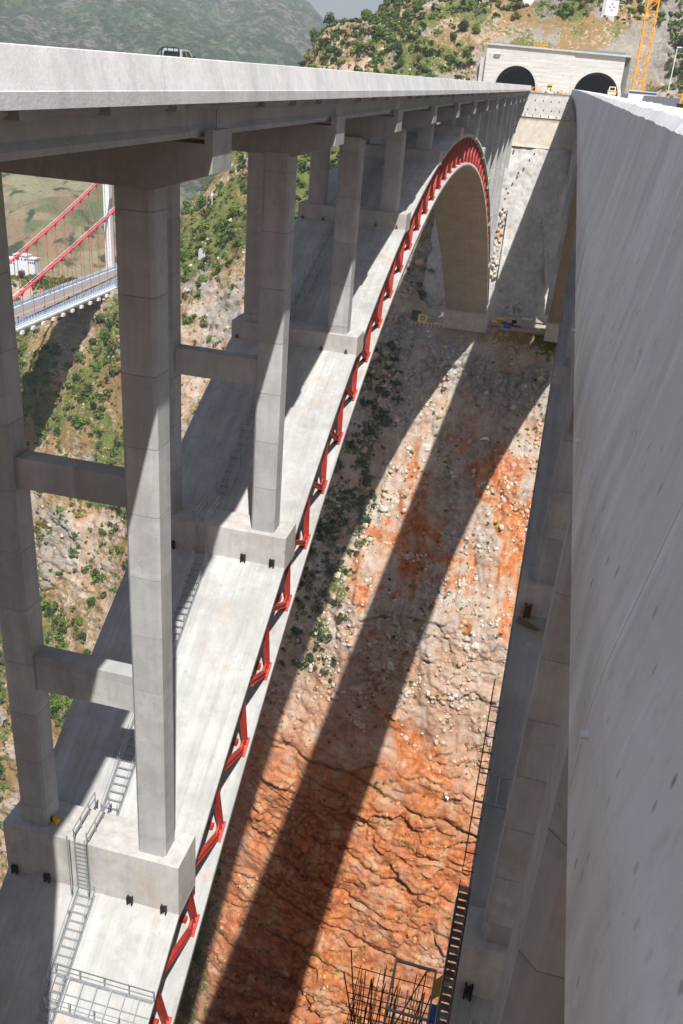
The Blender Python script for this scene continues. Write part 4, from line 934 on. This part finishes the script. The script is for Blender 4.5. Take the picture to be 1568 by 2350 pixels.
# ------------------------------------------------------------------ things on the shelf under the arches
def at_shelf(u, v): return atZ(u, v, -55.24)
def boxthing(name, label, cat, u0, u1, v, h, d, mat, group=None, lid=None):
    a, b = at_shelf(u0, v), at_shelf(u1, v); T = thing(name, label, cat, group)
    q = MB(); q.box(min(a[0],b[0]), max(a[0],b[0]), a[1], a[1]+d, -55.24, -55.24+h); q.build('body', mat, T)
    q = MB(); q.box(min(a[0],b[0])-.06, max(a[0],b[0])+.06, a[1]-.06, a[1]+d+.06, -55.24+h, -55.24+h+.1); q.build('lid', lid or mat, T); return T
boxthing('storage_box', 'dark green storage container left of the arch foot', 'container', 944, 965, 733, 2.0, 1.6, GREEN, lid=BLACK)
boxthing('concrete_block', 'big pale concrete block on the shelf between the arch feet', 'block', 1195, 1220, 752, 2.1, 2.2, PORT)
boxthing('concrete_block', 'low grey concrete block left of the left arch foot', 'block', 1003, 1032, 744, 1.5, 2., PED)
def signb():
    a = at_shelf(968, 744); T = thing('site_sign', 'yellow site sign with a blue round symbol on the shelf edge', 'sign', loc=(a[0], a[1], -55.24)); T.rotation_euler = (R(-12), 0, R(-8))
    q = MB(); q.box(-1.2,1.2,-.04,.04,.5,2.4); q.build('board', YELL, T); q = MB(); q.tube([(0,-.05,1.45),(0,-.08,1.45)], .62, 20); q.build('symbol', CLOTH, T)
    q = MB(); q.obox((-.25,-.09,1.25),(.2,-.09,1.6),.14,.02,up=(0,1,0)); q.obox((.0,-.09,1.2),(.25,-.09,1.45),.12,.02,up=(0,1,0)); q.build('pictogram', WHITE, T)
    for x in (-.9,.9): q = MB(); q.obox((x,.05,0),(x,.05,.6),.08,.08); q.build('leg', GALV, T)
signb()
r = random.Random(9)
for k, (u, v, m_, nm, lb) in enumerate([(1108+26,742,YELL,'crate','yellow crate left of the clutter on the shelf'),(1145,740,ORNG,'crate','orange crate in the clutter on the shelf'),(1151,736,YELL,'crate','small yellow box at the back of the shelf clutter'),(1158,744,CLOTH,'tarp_bundle','blue tarp bundle in the shelf clutter'),(1120,741,CLOTH,'tarp_bundle','dull blue bundle beside the left arch foot'),(1171,748,RUST,'drum','rusty drum lying in the shelf clutter'),(1180,741,BLACK,'drum','black drum at the back of the shelf clutter'),(1188,750,WOOD,'pallet','weathered pallet near the concrete block'),(1137,750,WOOD,'pallet','brown timber pallet at the shelf front edge'),(1164,752,CLOTH,'crate','light blue box at the shelf front edge')]):
    P = at_shelf(u, v); q = MB(); w, d, h = r.uniform(.5,.9), r.uniform(.5,.8), r.uniform(.5,.9)
    if nm == 'drum': q.tube([(-w,0,.4),(w,0,.4)], .38, 10)
    elif nm == 'pallet': [q.box(-1,1,-.6+.3*i,-.42+.3*i,.12,.2) for i in range(5)]; q.box(-1,-.85,-.6,.78,0,.12); q.box(.85,1,-.6,.78,0,.12)
    elif nm == 'tarp_bundle': q.prism([(-w,-d*.7),(w*.6,-d),(w,d*.3),(0,d),(-w*.9,d*.5)], [0,.3,1], None, lambda p, t: (p[0]*(1-.35*t), p[1]*(1-.3*t), h*t))
    else: q.box(-w,w,-d,d,0,h); q.box(-w-.03,w+.03,-d-.03,d+.03,h*.8,h*.9)
    o = tag(q.build(nm, m_), lb, {'crate':'crate','tarp_bundle':'bundle','drum':'drum','pallet':'pallet'}[nm]); o.location = (P[0], P[1], -55.24); o.rotation_euler = (0,0,r.uniform(-.5,.5))
def ladder_thing(p, q_, w, label):
    T = thing('access_ladder', label, 'ladder'); p = Vector(p); q_ = Vector(q_)
    for s_ in (-w/2, w/2): q = MB(); q.obox(p+Vector((s_,0,0)), q_+Vector((s_,0,0)), .12, .12); q.build('stile', GALV, T)
    n = 18
    for k in range(n): c_ = p.lerp(q_, (k+.5)/n); q = MB(); q.obox(c_-Vector((w/2,0,0)), c_+Vector((w/2,0,0)), .08, .08); q.build('rung', GALV, T)
a = at_shelf(1020, 738); ladder_thing((a[0], a[1], -55.24), (a[0]-.5, a[1]+3.5, -45.5), 1.0, 'pale ladder leaning beside the left arch foot')
# edge rail posts of the shelf
T = thing('shelf_fence', 'thin broken post fence along the shelf edge left of the arch foot', 'fence')
for k in range(9):
    P = at_shelf(945+k*9, 747+k*.6); q = MB(); q.obox((P[0],P[1],-55.4),(P[0]+r.uniform(-.1,.1),P[1],-54.1),.08,.08); q.build('post', WHITE, T)
q = MB(); a, b = at_shelf(945,747), at_shelf(1017,752); q.obox((a[0],a[1],-54.4),(b[0],b[1],-54.4),.07,.07); q.build('rail', WHITE, T)
# stones filling the trench on the wall
for k in range(26):
    P = onwall(1168-27*k/26, 478+165*k/26); o = link('trench_stone', STM[k % 6], None, (P[0]-1.3+.5*math.sin(k*2.3), P[1]-.6, P[2])); s_ = .45+.35*abs(math.sin(k*3.7)); o.scale = (s_*1.3, s_, s_); o.rotation_euler = (k, k*2.1, k*.7)
    tag(o, ['topmost','upper','middle','lower','lowest'][min(4, k*5//26)]+f' stones of the vertical trench beside the last left piers', 'stone', 'stones in the wall trench')

# ------------------------------------------------------------------ vegetation
def leafmat(name, a, b, c_):
    t = NT(name, .75, .2); p = t.pos(); oi = t.n('ObjectInfo').outputs['Random']
    x = t.mix(t.mr(t.noise(p, .35, 3), .35, .65), a, b); x = t.mix(t.mr(t.noise(p, 2.2, 3), .5, .7, 0, .7), x, c_); x = t.mix(t.mr(oi, 0, 1, 0, .45), x, b)
    tr = t.n('BsdfTranslucent', Color=x); ms = t.n('MixShader', Fac=.2); t.t.links.new(t.b.outputs[0], ms.inputs[1]); t.t.links.new(tr.outputs[0], ms.inputs[2])
    t.col(x); o_ = t.t.nodes['Material Output']; t.t.links.new(ms.outputs[0], o_.inputs[0]); return t.m
LEAF = [leafmat('leaf_green', (.05,.10,.02), (.10,.17,.035), (.035,.065,.018)), leafmat('leaf_bright_green', (.09,.17,.03), (.16,.25,.05), (.06,.11,.02)),
        leafmat('leaf_dark_green', (.03,.055,.02), (.055,.09,.03), (.02,.035,.012)), leafmat('leaf_olive', (.13,.13,.045), (.20,.19,.07), (.08,.09,.03))]
BARK = flat('bark', (.12,.09,.065), .9)
def foliage(seed, n, size, sq=.8, lumps=9, up_=0.):
    r = np.random.default_rng(seed); L = r.normal(size=(lumps, 3)); L /= np.linalg.norm(L, axis=1)[:, None]; L *= r.uniform(.25,.62,(lumps,1)); L[:, 2] = np.abs(L[:, 2])*1.1+.12
    lr = r.uniform(.26,.48,lumps); k = r.integers(0, lumps, n); d = r.normal(size=(n,3)); d /= np.linalg.norm(d, axis=1)[:, None]
    c = L[k]+d*(lr[k]*r.uniform(.55,1.08,n)**.6)[:, None]; c[:, 2] = np.maximum(c[:, 2], .02)*sq*1.15+up_
    nrm = d+r.normal(size=(n,3))*.55; nrm /= np.linalg.norm(nrm, axis=1)[:, None]; a = np.cross(nrm, r.normal(size=(n,3))); a /= np.linalg.norm(a, axis=1)[:, None]; b = np.cross(nrm, a)
    s_ = (size*r.uniform(.6,1.35,n))[:, None]
    v = np.stack([c-a*s_, c-b*s_*.55, c+a*s_*.9, c+b*s_*.55+nrm*s_*.25], 1).reshape(-1, 3); f = np.arange(4*n).reshape(-1, 4); return v, f
def shrubmesh(name, seed, mi, n=420, size=.13, sq=.8):
    v, f = foliage(seed, n, size, sq); mb = MB(); r = random.Random(seed)
    for _ in range(4): mb.obox((r.uniform(-.1,.1), r.uniform(-.1,.1), -.15), (r.uniform(-.4,.4), r.uniform(-.4,.4), .55), .045, .045)
    v2 = np.array(mb.v); f2 = np.array([q for q in mb.f if len(q) == 4])+len(v)
    return npmesh(name, np.concatenate([v, v2]), np.concatenate([f, f2]), None, mats=[LEAF[mi], BARK], mi=[0]*len(f)+[1]*len(f2))
SHR = [(shrubmesh('shrub', 40+i, m_, sq=sq), nm) for i, (m_, sq, nm) in enumerate([(0,.8,'green'),(0,.95,'mid green'),(1,.8,'bright green'),(1,.7,'light green'),(2,.85,'dark green'),(2,.95,'deep green'),(3,.75,'olive')])]
TRK = MB(); TRK.tube([(0,0,-.4),(.03,0,.5),(0,.05,1.1),(.05,.02,1.5)], [.09,.07,.05,.02], 6)
for d in ((.5,.1,1.35),(-.4,.3,1.4),(.1,-.45,1.3),(-.2,-.2,1.6)): TRK.tube([(0,0,.7),(d[0]*.5,d[1]*.5,1.0),d], [.05,.035,.012], 5)
TRKM = TRK.mesh('trunk', BARK)
CRN = []
for i, m_ in enumerate((0,1,2)):
    v, f = foliage(70+i, 520, .13, 1.05, 11, .45); CRN.append((npmesh('crown', v, f, LEAF[m_]), ['green', 'bright green', 'dark green'][i]))
bpy.context.view_layer.update(); dg = bpy.context.evaluated_depsgraph_get()
hz = bpy.data.objects['haze']
def visible(P, up_=1.0):
    P = Vector(P)+Vector((0,-.6,up_)); d = P.length; o = Vector((0,0,0)); dr = P.normalized(); left_ = d-2.5
    hit, loc, nn, fi, ob, mm = S.ray_cast(dg, o, dr, distance=left_)
    return not hit
hz.hide_viewport = True; dg = bpy.context.evaluated_depsgraph_get(); dg.update()
VF = V.reshape(-1, 3); NF = EN.reshape(-1, 3); CF = cols
pu, pv, pd = proj(VF); infr = (pu > -30) & (pu < 1600) & (pv > -40) & (pv < 2400) & (pd > 5)
shelfF = shelf.reshape(-1); middleF = middle.reshape(-1); darkF = dark_gully.reshape(-1); cliffF = cliff.reshape(-1); ttF = TT.reshape(-1)
cid = np.where(infr & (shelfF < .3))[0]
# vertex area weights so that candidates spread evenly
gx_ = np.gradient(xs); gr_ = np.gradient(GZ, axis=1); ar = (gx_[:, None]*np.hypot(gr_, np.gradient(GY, axis=1))).reshape(-1)
clump = fbm(VF[:, 0]/9+50, VF[:, 1]/9, VF[:, 2]/9, 3)
hillF = sm(-2, 6, VF[:, 2])
leftF = sm(-55,-75,VF[:, 0])*(1-hillF)
den = .05+.9*sm(-.10,.30,clump+.55*CF[:, 1]-.15)*(1-middleF)*(.55+.45*leftF)+.55*hillF*sm(-.2,.2,clump+.2)+darkF*.55+middleF*.30*sm(.05,.35,clump)*(1-.6*cliffF)
den += hillF*1.6*(1-sm(-70,-40,VF[:, 0]))+1.2*hillF*sm(16,24,VF[:,0])+.8*hillF*sm(20,26,VF[:,2])*sm(-25,-10,VF[:,0])
den *= 1-.85*sm(.6,1.,CF[:, 2])*(1-hillF)*(1-darkF)
nosus = sm(-168,-163,VF[:, 0])*(1-sm(-134,-129,VF[:, 0]))*sm(255,262,VF[:, 1])
den += 1.6*sm(-128,-140,VF[:, 0])*sm(-84,-77,VF[:, 2])+.25*leftF*sm(-.1,.2,clump)
bare = sm(-30,-26,VF[:, 0])*(1-sm(14,17,VF[:, 0]))*(1-sm(15,20,VF[:, 2]))*sm(4,9,VF[:, 2]); den *= 1-.9*bare
den *= 1-nosus*.97
pr_ = (ar*den)[cid]; pr_ /= pr_.sum()
def pick(n, seed): return cid[np.random.default_rng(seed).choice(len(cid), n, replace=False, p=pr_)]
def zone(i):
    x, y, z = VF[i]
    if darkF[i] > .3: return 'under the left arch'
    if middleF[i] > .5: return ('on the orange cliff between the arches' if z < -115 else 'on the rock slide between the arches')
    if z > 2: return 'on the hill left of the tunnels' if x < -30 else ('on the hill above the tunnels' if x < 15 else 'on the hill right of the tunnels')
    if x < -135: return 'below the suspension bridge'
    if x < -75: return 'on the bank beyond the left columns'
    return 'on the bank beside the left arch'
big = []; rs = random.Random(77)
for i in pick(2600, 5):
    if len(big) >= 290: break
    mz = middleF[i] > .5 and darkF[i] < .3
    rad = rs.uniform(.45,.9) if mz or (darkF[i] > .3 and rs.random() < .6) else (rs.uniform(1.0,2.1) if VF[i, 2] > 0 else rs.uniform(1.0,3.0)*(1 if rs.random() < .6 else .75))
    if mz and rs.random() < .35: continue
    if any((VF[i]-VF[j])@(VF[i]-VF[j]) < (.55*(rad+rj))**2 for j, rj in big): continue
    if not visible(VF[i], rad*.8): continue
    big.append((i, rad))
def posword(u, v):
    a = 'far left' if u < 300 else 'left' if u < 560 else 'centre' if u < 1000 else 'right'; b = 'photo top' if v < 120 else 'upper' if v < 500 else 'middle' if v < 1200 else 'lower' if v < 1900 else 'bottom'
    return f'at {b} {a}'
for k, (i, rad) in enumerate(big):
    P = VF[i]; pw = posword(pu[i], pv[i]); sz = 'large' if rad > 1.7 else 'small' if rad < 1.05 else 'mid-sized'
    if P[2] > 0 and rs.random() < .3 or (P[2] < 0 and P[0] < -75 and rs.random() < .12):
        cm, cn = CRN[rs.randrange(3)]; T = thing('small_tree', f'{sz} {cn} tree {zone(i)}, {pw}', 'tree', 'trees '+zone(i), loc=(P[0], P[1]-.1, P[2]-.2), rz=rs.random()*6)
        s_ = rad*1.25; T.scale = (s_, s_, s_*rs.uniform(.9,1.25)); link('trunk', TRKM, T); link('crown', cm, T)
    else:
        c_ = rs.choices(range(7), [3,2.5,2.5,2.2,1.4,1.0,2.6] if darkF[i] < .3 else [1,1,.3,.3,4,4,0])[0]; m_, cn = SHR[c_]
        o = link('shrub', m_, None, (P[0], P[1]-.15, P[2]-.25*rad*.6)); o.scale = (rad, rad, rad*rs.uniform(.8,1.15)); o.rotation_euler = (rs.uniform(-.2,.2), rs.uniform(-.2,.2), rs.random()*6)
        tag(o, f'{sz} {cn} shrub {zone(i)}, {pw}', 'shrub', 'shrubs '+zone(i))
# everything smaller: one mass of low scrub and tufts
def scatter(name, n, seed, protos, rfun, mats, extra=None, sel=None):
    r = np.random.default_rng(seed); ids = pick(n, seed) if sel is None else sel; VV = []; FF = []; MI = []; o = 0
    for i in ids:
        v, f = protos[r.integers(len(protos))]; s_ = rfun(i, r); 
        if s_ <= 0: continue
        a = r.uniform(0, 6.28); ca, sa = math.cos(a), math.sin(a); R_ = np.array([[ca,-sa,0],[sa,ca,0],[0,0,1]])
        w = (v*s_*np.array([1,1,r.uniform(.7,1.1)]))@R_.T+VF[i]+np.array([r.uniform(-.3,.3), r.uniform(-.25,.05), -.12*s_]); VV.append(w); FF.append(f+o); MI.append(np.full(len(f), r.choice(len(mats), p=extra(i) if extra else None))); o += len(v)
    return tag(link(name, npmesh(name, np.concatenate(VV), np.concatenate(FF), None, mats=mats, mi=np.concatenate(MI))), kind='stuff')
lowp = [foliage(200+i, 50, .285, .8, 6) for i in range(6)]; tuft = [foliage(300+i, 14, .42, .7, 3) for i in range(6)]
pm = lambda i: [.12,.05,.8,.03] if darkF[i] > .3 else ([.3,.38,.12,.20] if middleF[i] > .5 else [.33,.25,.17,.25])
scatter('hillside_scrub', 8800, 21, lowp, lambda i, r: (r.uniform(.2,.55) if (middleF[i] > .5 and darkF[i] < .3) else .55+1.6*r.random()**1.5), LEAF, pm)
DRY = leafmat('dry_grass', (.34,.26,.12), (.44,.34,.17), (.24,.18,.08))
den2 = (1-middleF)*(.5+CF[:, 3])+middleF*.22; den2 *= 1-.6*CF[:, 2]; pr_ = (ar*den2)[cid]; pr_ /= pr_.sum()
scatter('dry_grass_tufts', 6500, 31, tuft, lambda i, r: r.uniform(.3,.9)*(.55 if middleF[i] > .5 else 1), [DRY]+LEAF[:2]+[LEAF[3]], lambda i: [.52,.16,.10,.22])
den5 = middleF*(1-.55*cliffF)*sm(-.1,.3,clump+.4*n_c.reshape(-1)); pr_ = (ar*den5)[cid]; pr_ /= pr_.sum()
scatter('green_tufts', 1500, 37, tuft+lowp[:2], lambda i, r: .22+.6*r.random()**2, [LEAF[0], LEAF[1], LEAF[3]], lambda i: [.4,.35,.25])
# rubble and boulders
den3 = middleF*(1-.9*cliffF)*(.05+sm(-.05,.35,clump+.5*n_c.reshape(-1)))+.12*CF[:, 2]*(1-hillF); pr_ = (ar*den3)[cid]; pr_ /= pr_.sum()
stp = []
for i in range(6):
    m_ = STM[i]; v = np.array([q.co[:] for q in m_.vertices]); f = np.array([list(q.vertices)+[q.vertices[-1]] for q in m_.polygons]); stp.append((v, f[:, :3]))
def scatter3(name, n, seed, rf, mat):
    r = np.random.default_rng(seed); VV = []; FF = []; o = 0
    for i in pick(n, seed):
        v, f = stp[r.integers(6)]; s_ = rf(r); A = r.normal(size=(3,3)); Qr, _ = np.linalg.qr(A); w = (v*s_*r.uniform(.6,1.2,3))@Qr.T+VF[i]+np.array([r.uniform(-.2,.2),.12*s_,-.15*s_]); VV.append(w); FF.append(f+o); o += len(v)
    tag(link(name, npmesh(name, np.concatenate(VV), np.concatenate(FF), mat)), kind='stuff')
scatter3('loose_rubble', 17000, 41, lambda r: .08+.85*r.random()**5, STONE)
rb = 0; used_ = []
for i in pick(900, 51):
    if rb >= 60: break
    if not visible(VF[i], .8) or any(np.linalg.norm(VF[i]-VF[j]) < 4 for j in used_): continue
    if cliffF[i] > .3: continue
    used_.append(i); s_ = rs.uniform(.6,1.7); o = link('boulder', STB[rb % 5], None, tuple(VF[i]+np.array([0,.25*s_,-.35*s_]))); o.scale = (s_*rs.uniform(.8,1.4), s_*.9, s_*rs.uniform(.6,1.)); o.rotation_euler = (rs.uniform(-.5,.5), rs.uniform(-.5,.5), rs.random()*6); rb += 1
    tag(o, f'{"big" if s_ > 1.1 else "mid-sized" if s_ > .85 else "smaller"} {["blocky","angular","flat","rounded","pale"][rb % 5]} boulder {zone(i)}, {posword(pu[i], pv[i])}', 'boulder', 'boulders '+zone(i))
hz.hide_viewport = False

# ------------------------------------------------------------------ small far things
def ground_at(u, v):
    d = Vector(ray(u, v)).normalized(); hz.hide_viewport = True
    g = bpy.data.objects['rock_slope'].ray_cast(Vector((0,0,0)), d); hz.hide_viewport = False
    return g[1] if g[0] else Vector(atY(u, v, 290))
P = ground_at(487, 470); T = thing('survey_pole', 'white pole with a small box on the hillside beyond the second pier', 'pole', loc=P)
q = MB(); q.obox((0,0,-.5),(0,0,4.2),.22,.22); q.build('pole', WHITE, T); q = MB(); q.box(-.35,.35,-.3,.3,2.6,3.3); q.build('box', WHITE, T)
P = ground_at(465, 592); q = MB(); q.box(-1.1,1.1,-.6,.6,-.6,2.2); q.box(-.9,-.3,-.61,.4,2.2,2.7); q.box(.2,.8,-.6,.4,2.2,2.6); tag(q.build('concrete_marker', PORT), 'pale concrete block standing on the slope beyond the left columns', 'block').location = P
P = ground_at(1402, 30); T = thing('notice_board', 'white board with small red squares on the wooded hill above the tunnels', 'board', loc=P+Vector((0,-1.5,0))); T.scale = (1.2,1.2,1.2)
q = MB(); q.box(-1.5,1.5,-.1,.1,-.6,2.6); q.build('board', WHITE, T); q = MB(); q.box(-2.2,-1.55,-.1,.9,-1.2,2.9); q.build('side_panel', PORT, T); q = MB(); q.box(-1.,1.,-.4,.3,-1.9,-.6); q.build('base', PORT, T)
for a, b in ((0,1.8),(-.5,1.2),(.5,1.2),(.05,.5)): q = MB(); q.box(a-.17,a+.17,-.13,-.101,b-.17,b+.17); q.build('red_square', REDP, T)
P = ground_at(1212, 8); q = MB(); q.box(-1.6,1.6,-1,1,-.8,2.2); q.box(-1.75,1.75,-1.15,1.15,2.2,2.5); tag(q.build('relay_hut', WHITE), 'small white hut at the top edge above the portal', 'hut').location = P
a = atY(1551, 128, 240); T = thing('lamp_post', 'thin white lamp post at the right edge of the photo', 'lamp post', loc=(a[0], 240, a[2]-3.0)); q = MB(); q.tube([(0,0,-4),(0,0,4.6)], .12, 6); q.build('pole', WHITE, T); q = MB(); q.box(-.1,1.0,-.2,.2,4.6,4.85); q.build('lamp_head', WHITE, T)
for k, (u, v, w, h, lb) in enumerate(((28,590,4.5,3.4,'white flat-roofed house left of the suspension cable'),(52,584,5.5,5,'tall white house with a roof terrace behind the red hangers'),(76,590,3.4,3,'small white house right of the pair beyond the bridge'))):
    Yh = 470.; c0 = atY(u, v+8, Yh); w *= .75; h *= .7; T = thing('village_house', lb, 'house', 'village houses beyond the suspension bridge', loc=(c0[0], Yh, c0[2]-h*.5))
    q = MB(); q.box(-w,w,-3,3,-30,h); q.build('wall', WHITE, T); q = MB(); q.box(-w-.4,w+.4,-3.4,3.4,h,h+.5); q.build('roof', PORT, T)
    for j in range(4):
        for zz in (h-2.4,): q = MB(); q.box(-w+.9+j*w*.5,-w+1.7+j*w*.5,-3.05,-2.99,zz,zz+1.1); q.build('window', GLASS, T)
r = random.Random(31)
for k, (u, v, mt, lb) in enumerate(((985,763,WHITE,'white rag on the shaded slope left of the shelf'),(1113,1008,WHITE,'long white plastic sheet on the grey rubble'),(988,775,PALE,'pale plastic scrap below the shelf'),(1040,1095,PALE,'pale blue scrap in the middle of the slide'),(1058,773,YELL,'yellow scrap just below the shelf edge'),(1027,1830,WHITE,'thin white scrap on the orange cliff'),(175,828,REDP,'red cloth on the slope beside the bridge shadow'),(432,668,PALE,'white sheet on the path beyond the left columns'))):
    P = ground_at(u, v); q = MB(); L = 1.1 if k != 1 else 2.4
    q.tube([(-L*.5,0,.1),(-L*.2,-.1,.35),(L*.15,.05,.3),(L*.5,-.3,-.4 if k == 1 else .05)], [.12,.3,.34,.1], 6); o = tag(q.build('litter', mt), lb, 'litter'); o.location = P+Vector((0,-.3,.1)); o.rotation_euler = (.5, r.uniform(-.5,.5), r.uniform(-1,1))
# dark shrub mass on the near ledge at the bottom edge
for k, (u, v) in enumerate(((1075,2365),(1100,2372),(1125,2360),(1150,2372),(650,2385))):
    P = atY(min(u, 1160)-430 if k < 4 else 560, v, 43.); o = link('shrub', SHR[4+k % 2][0], None, tuple(P+np.array([0,0,-1.0]))); o.scale = (1.1,1.1,1.0); tag(o, f'dark shrub {["leftmost","second","third","fourth","lone"][k]} along the bottom edge of the photo', 'shrub', 'shrubs along the bottom edge')
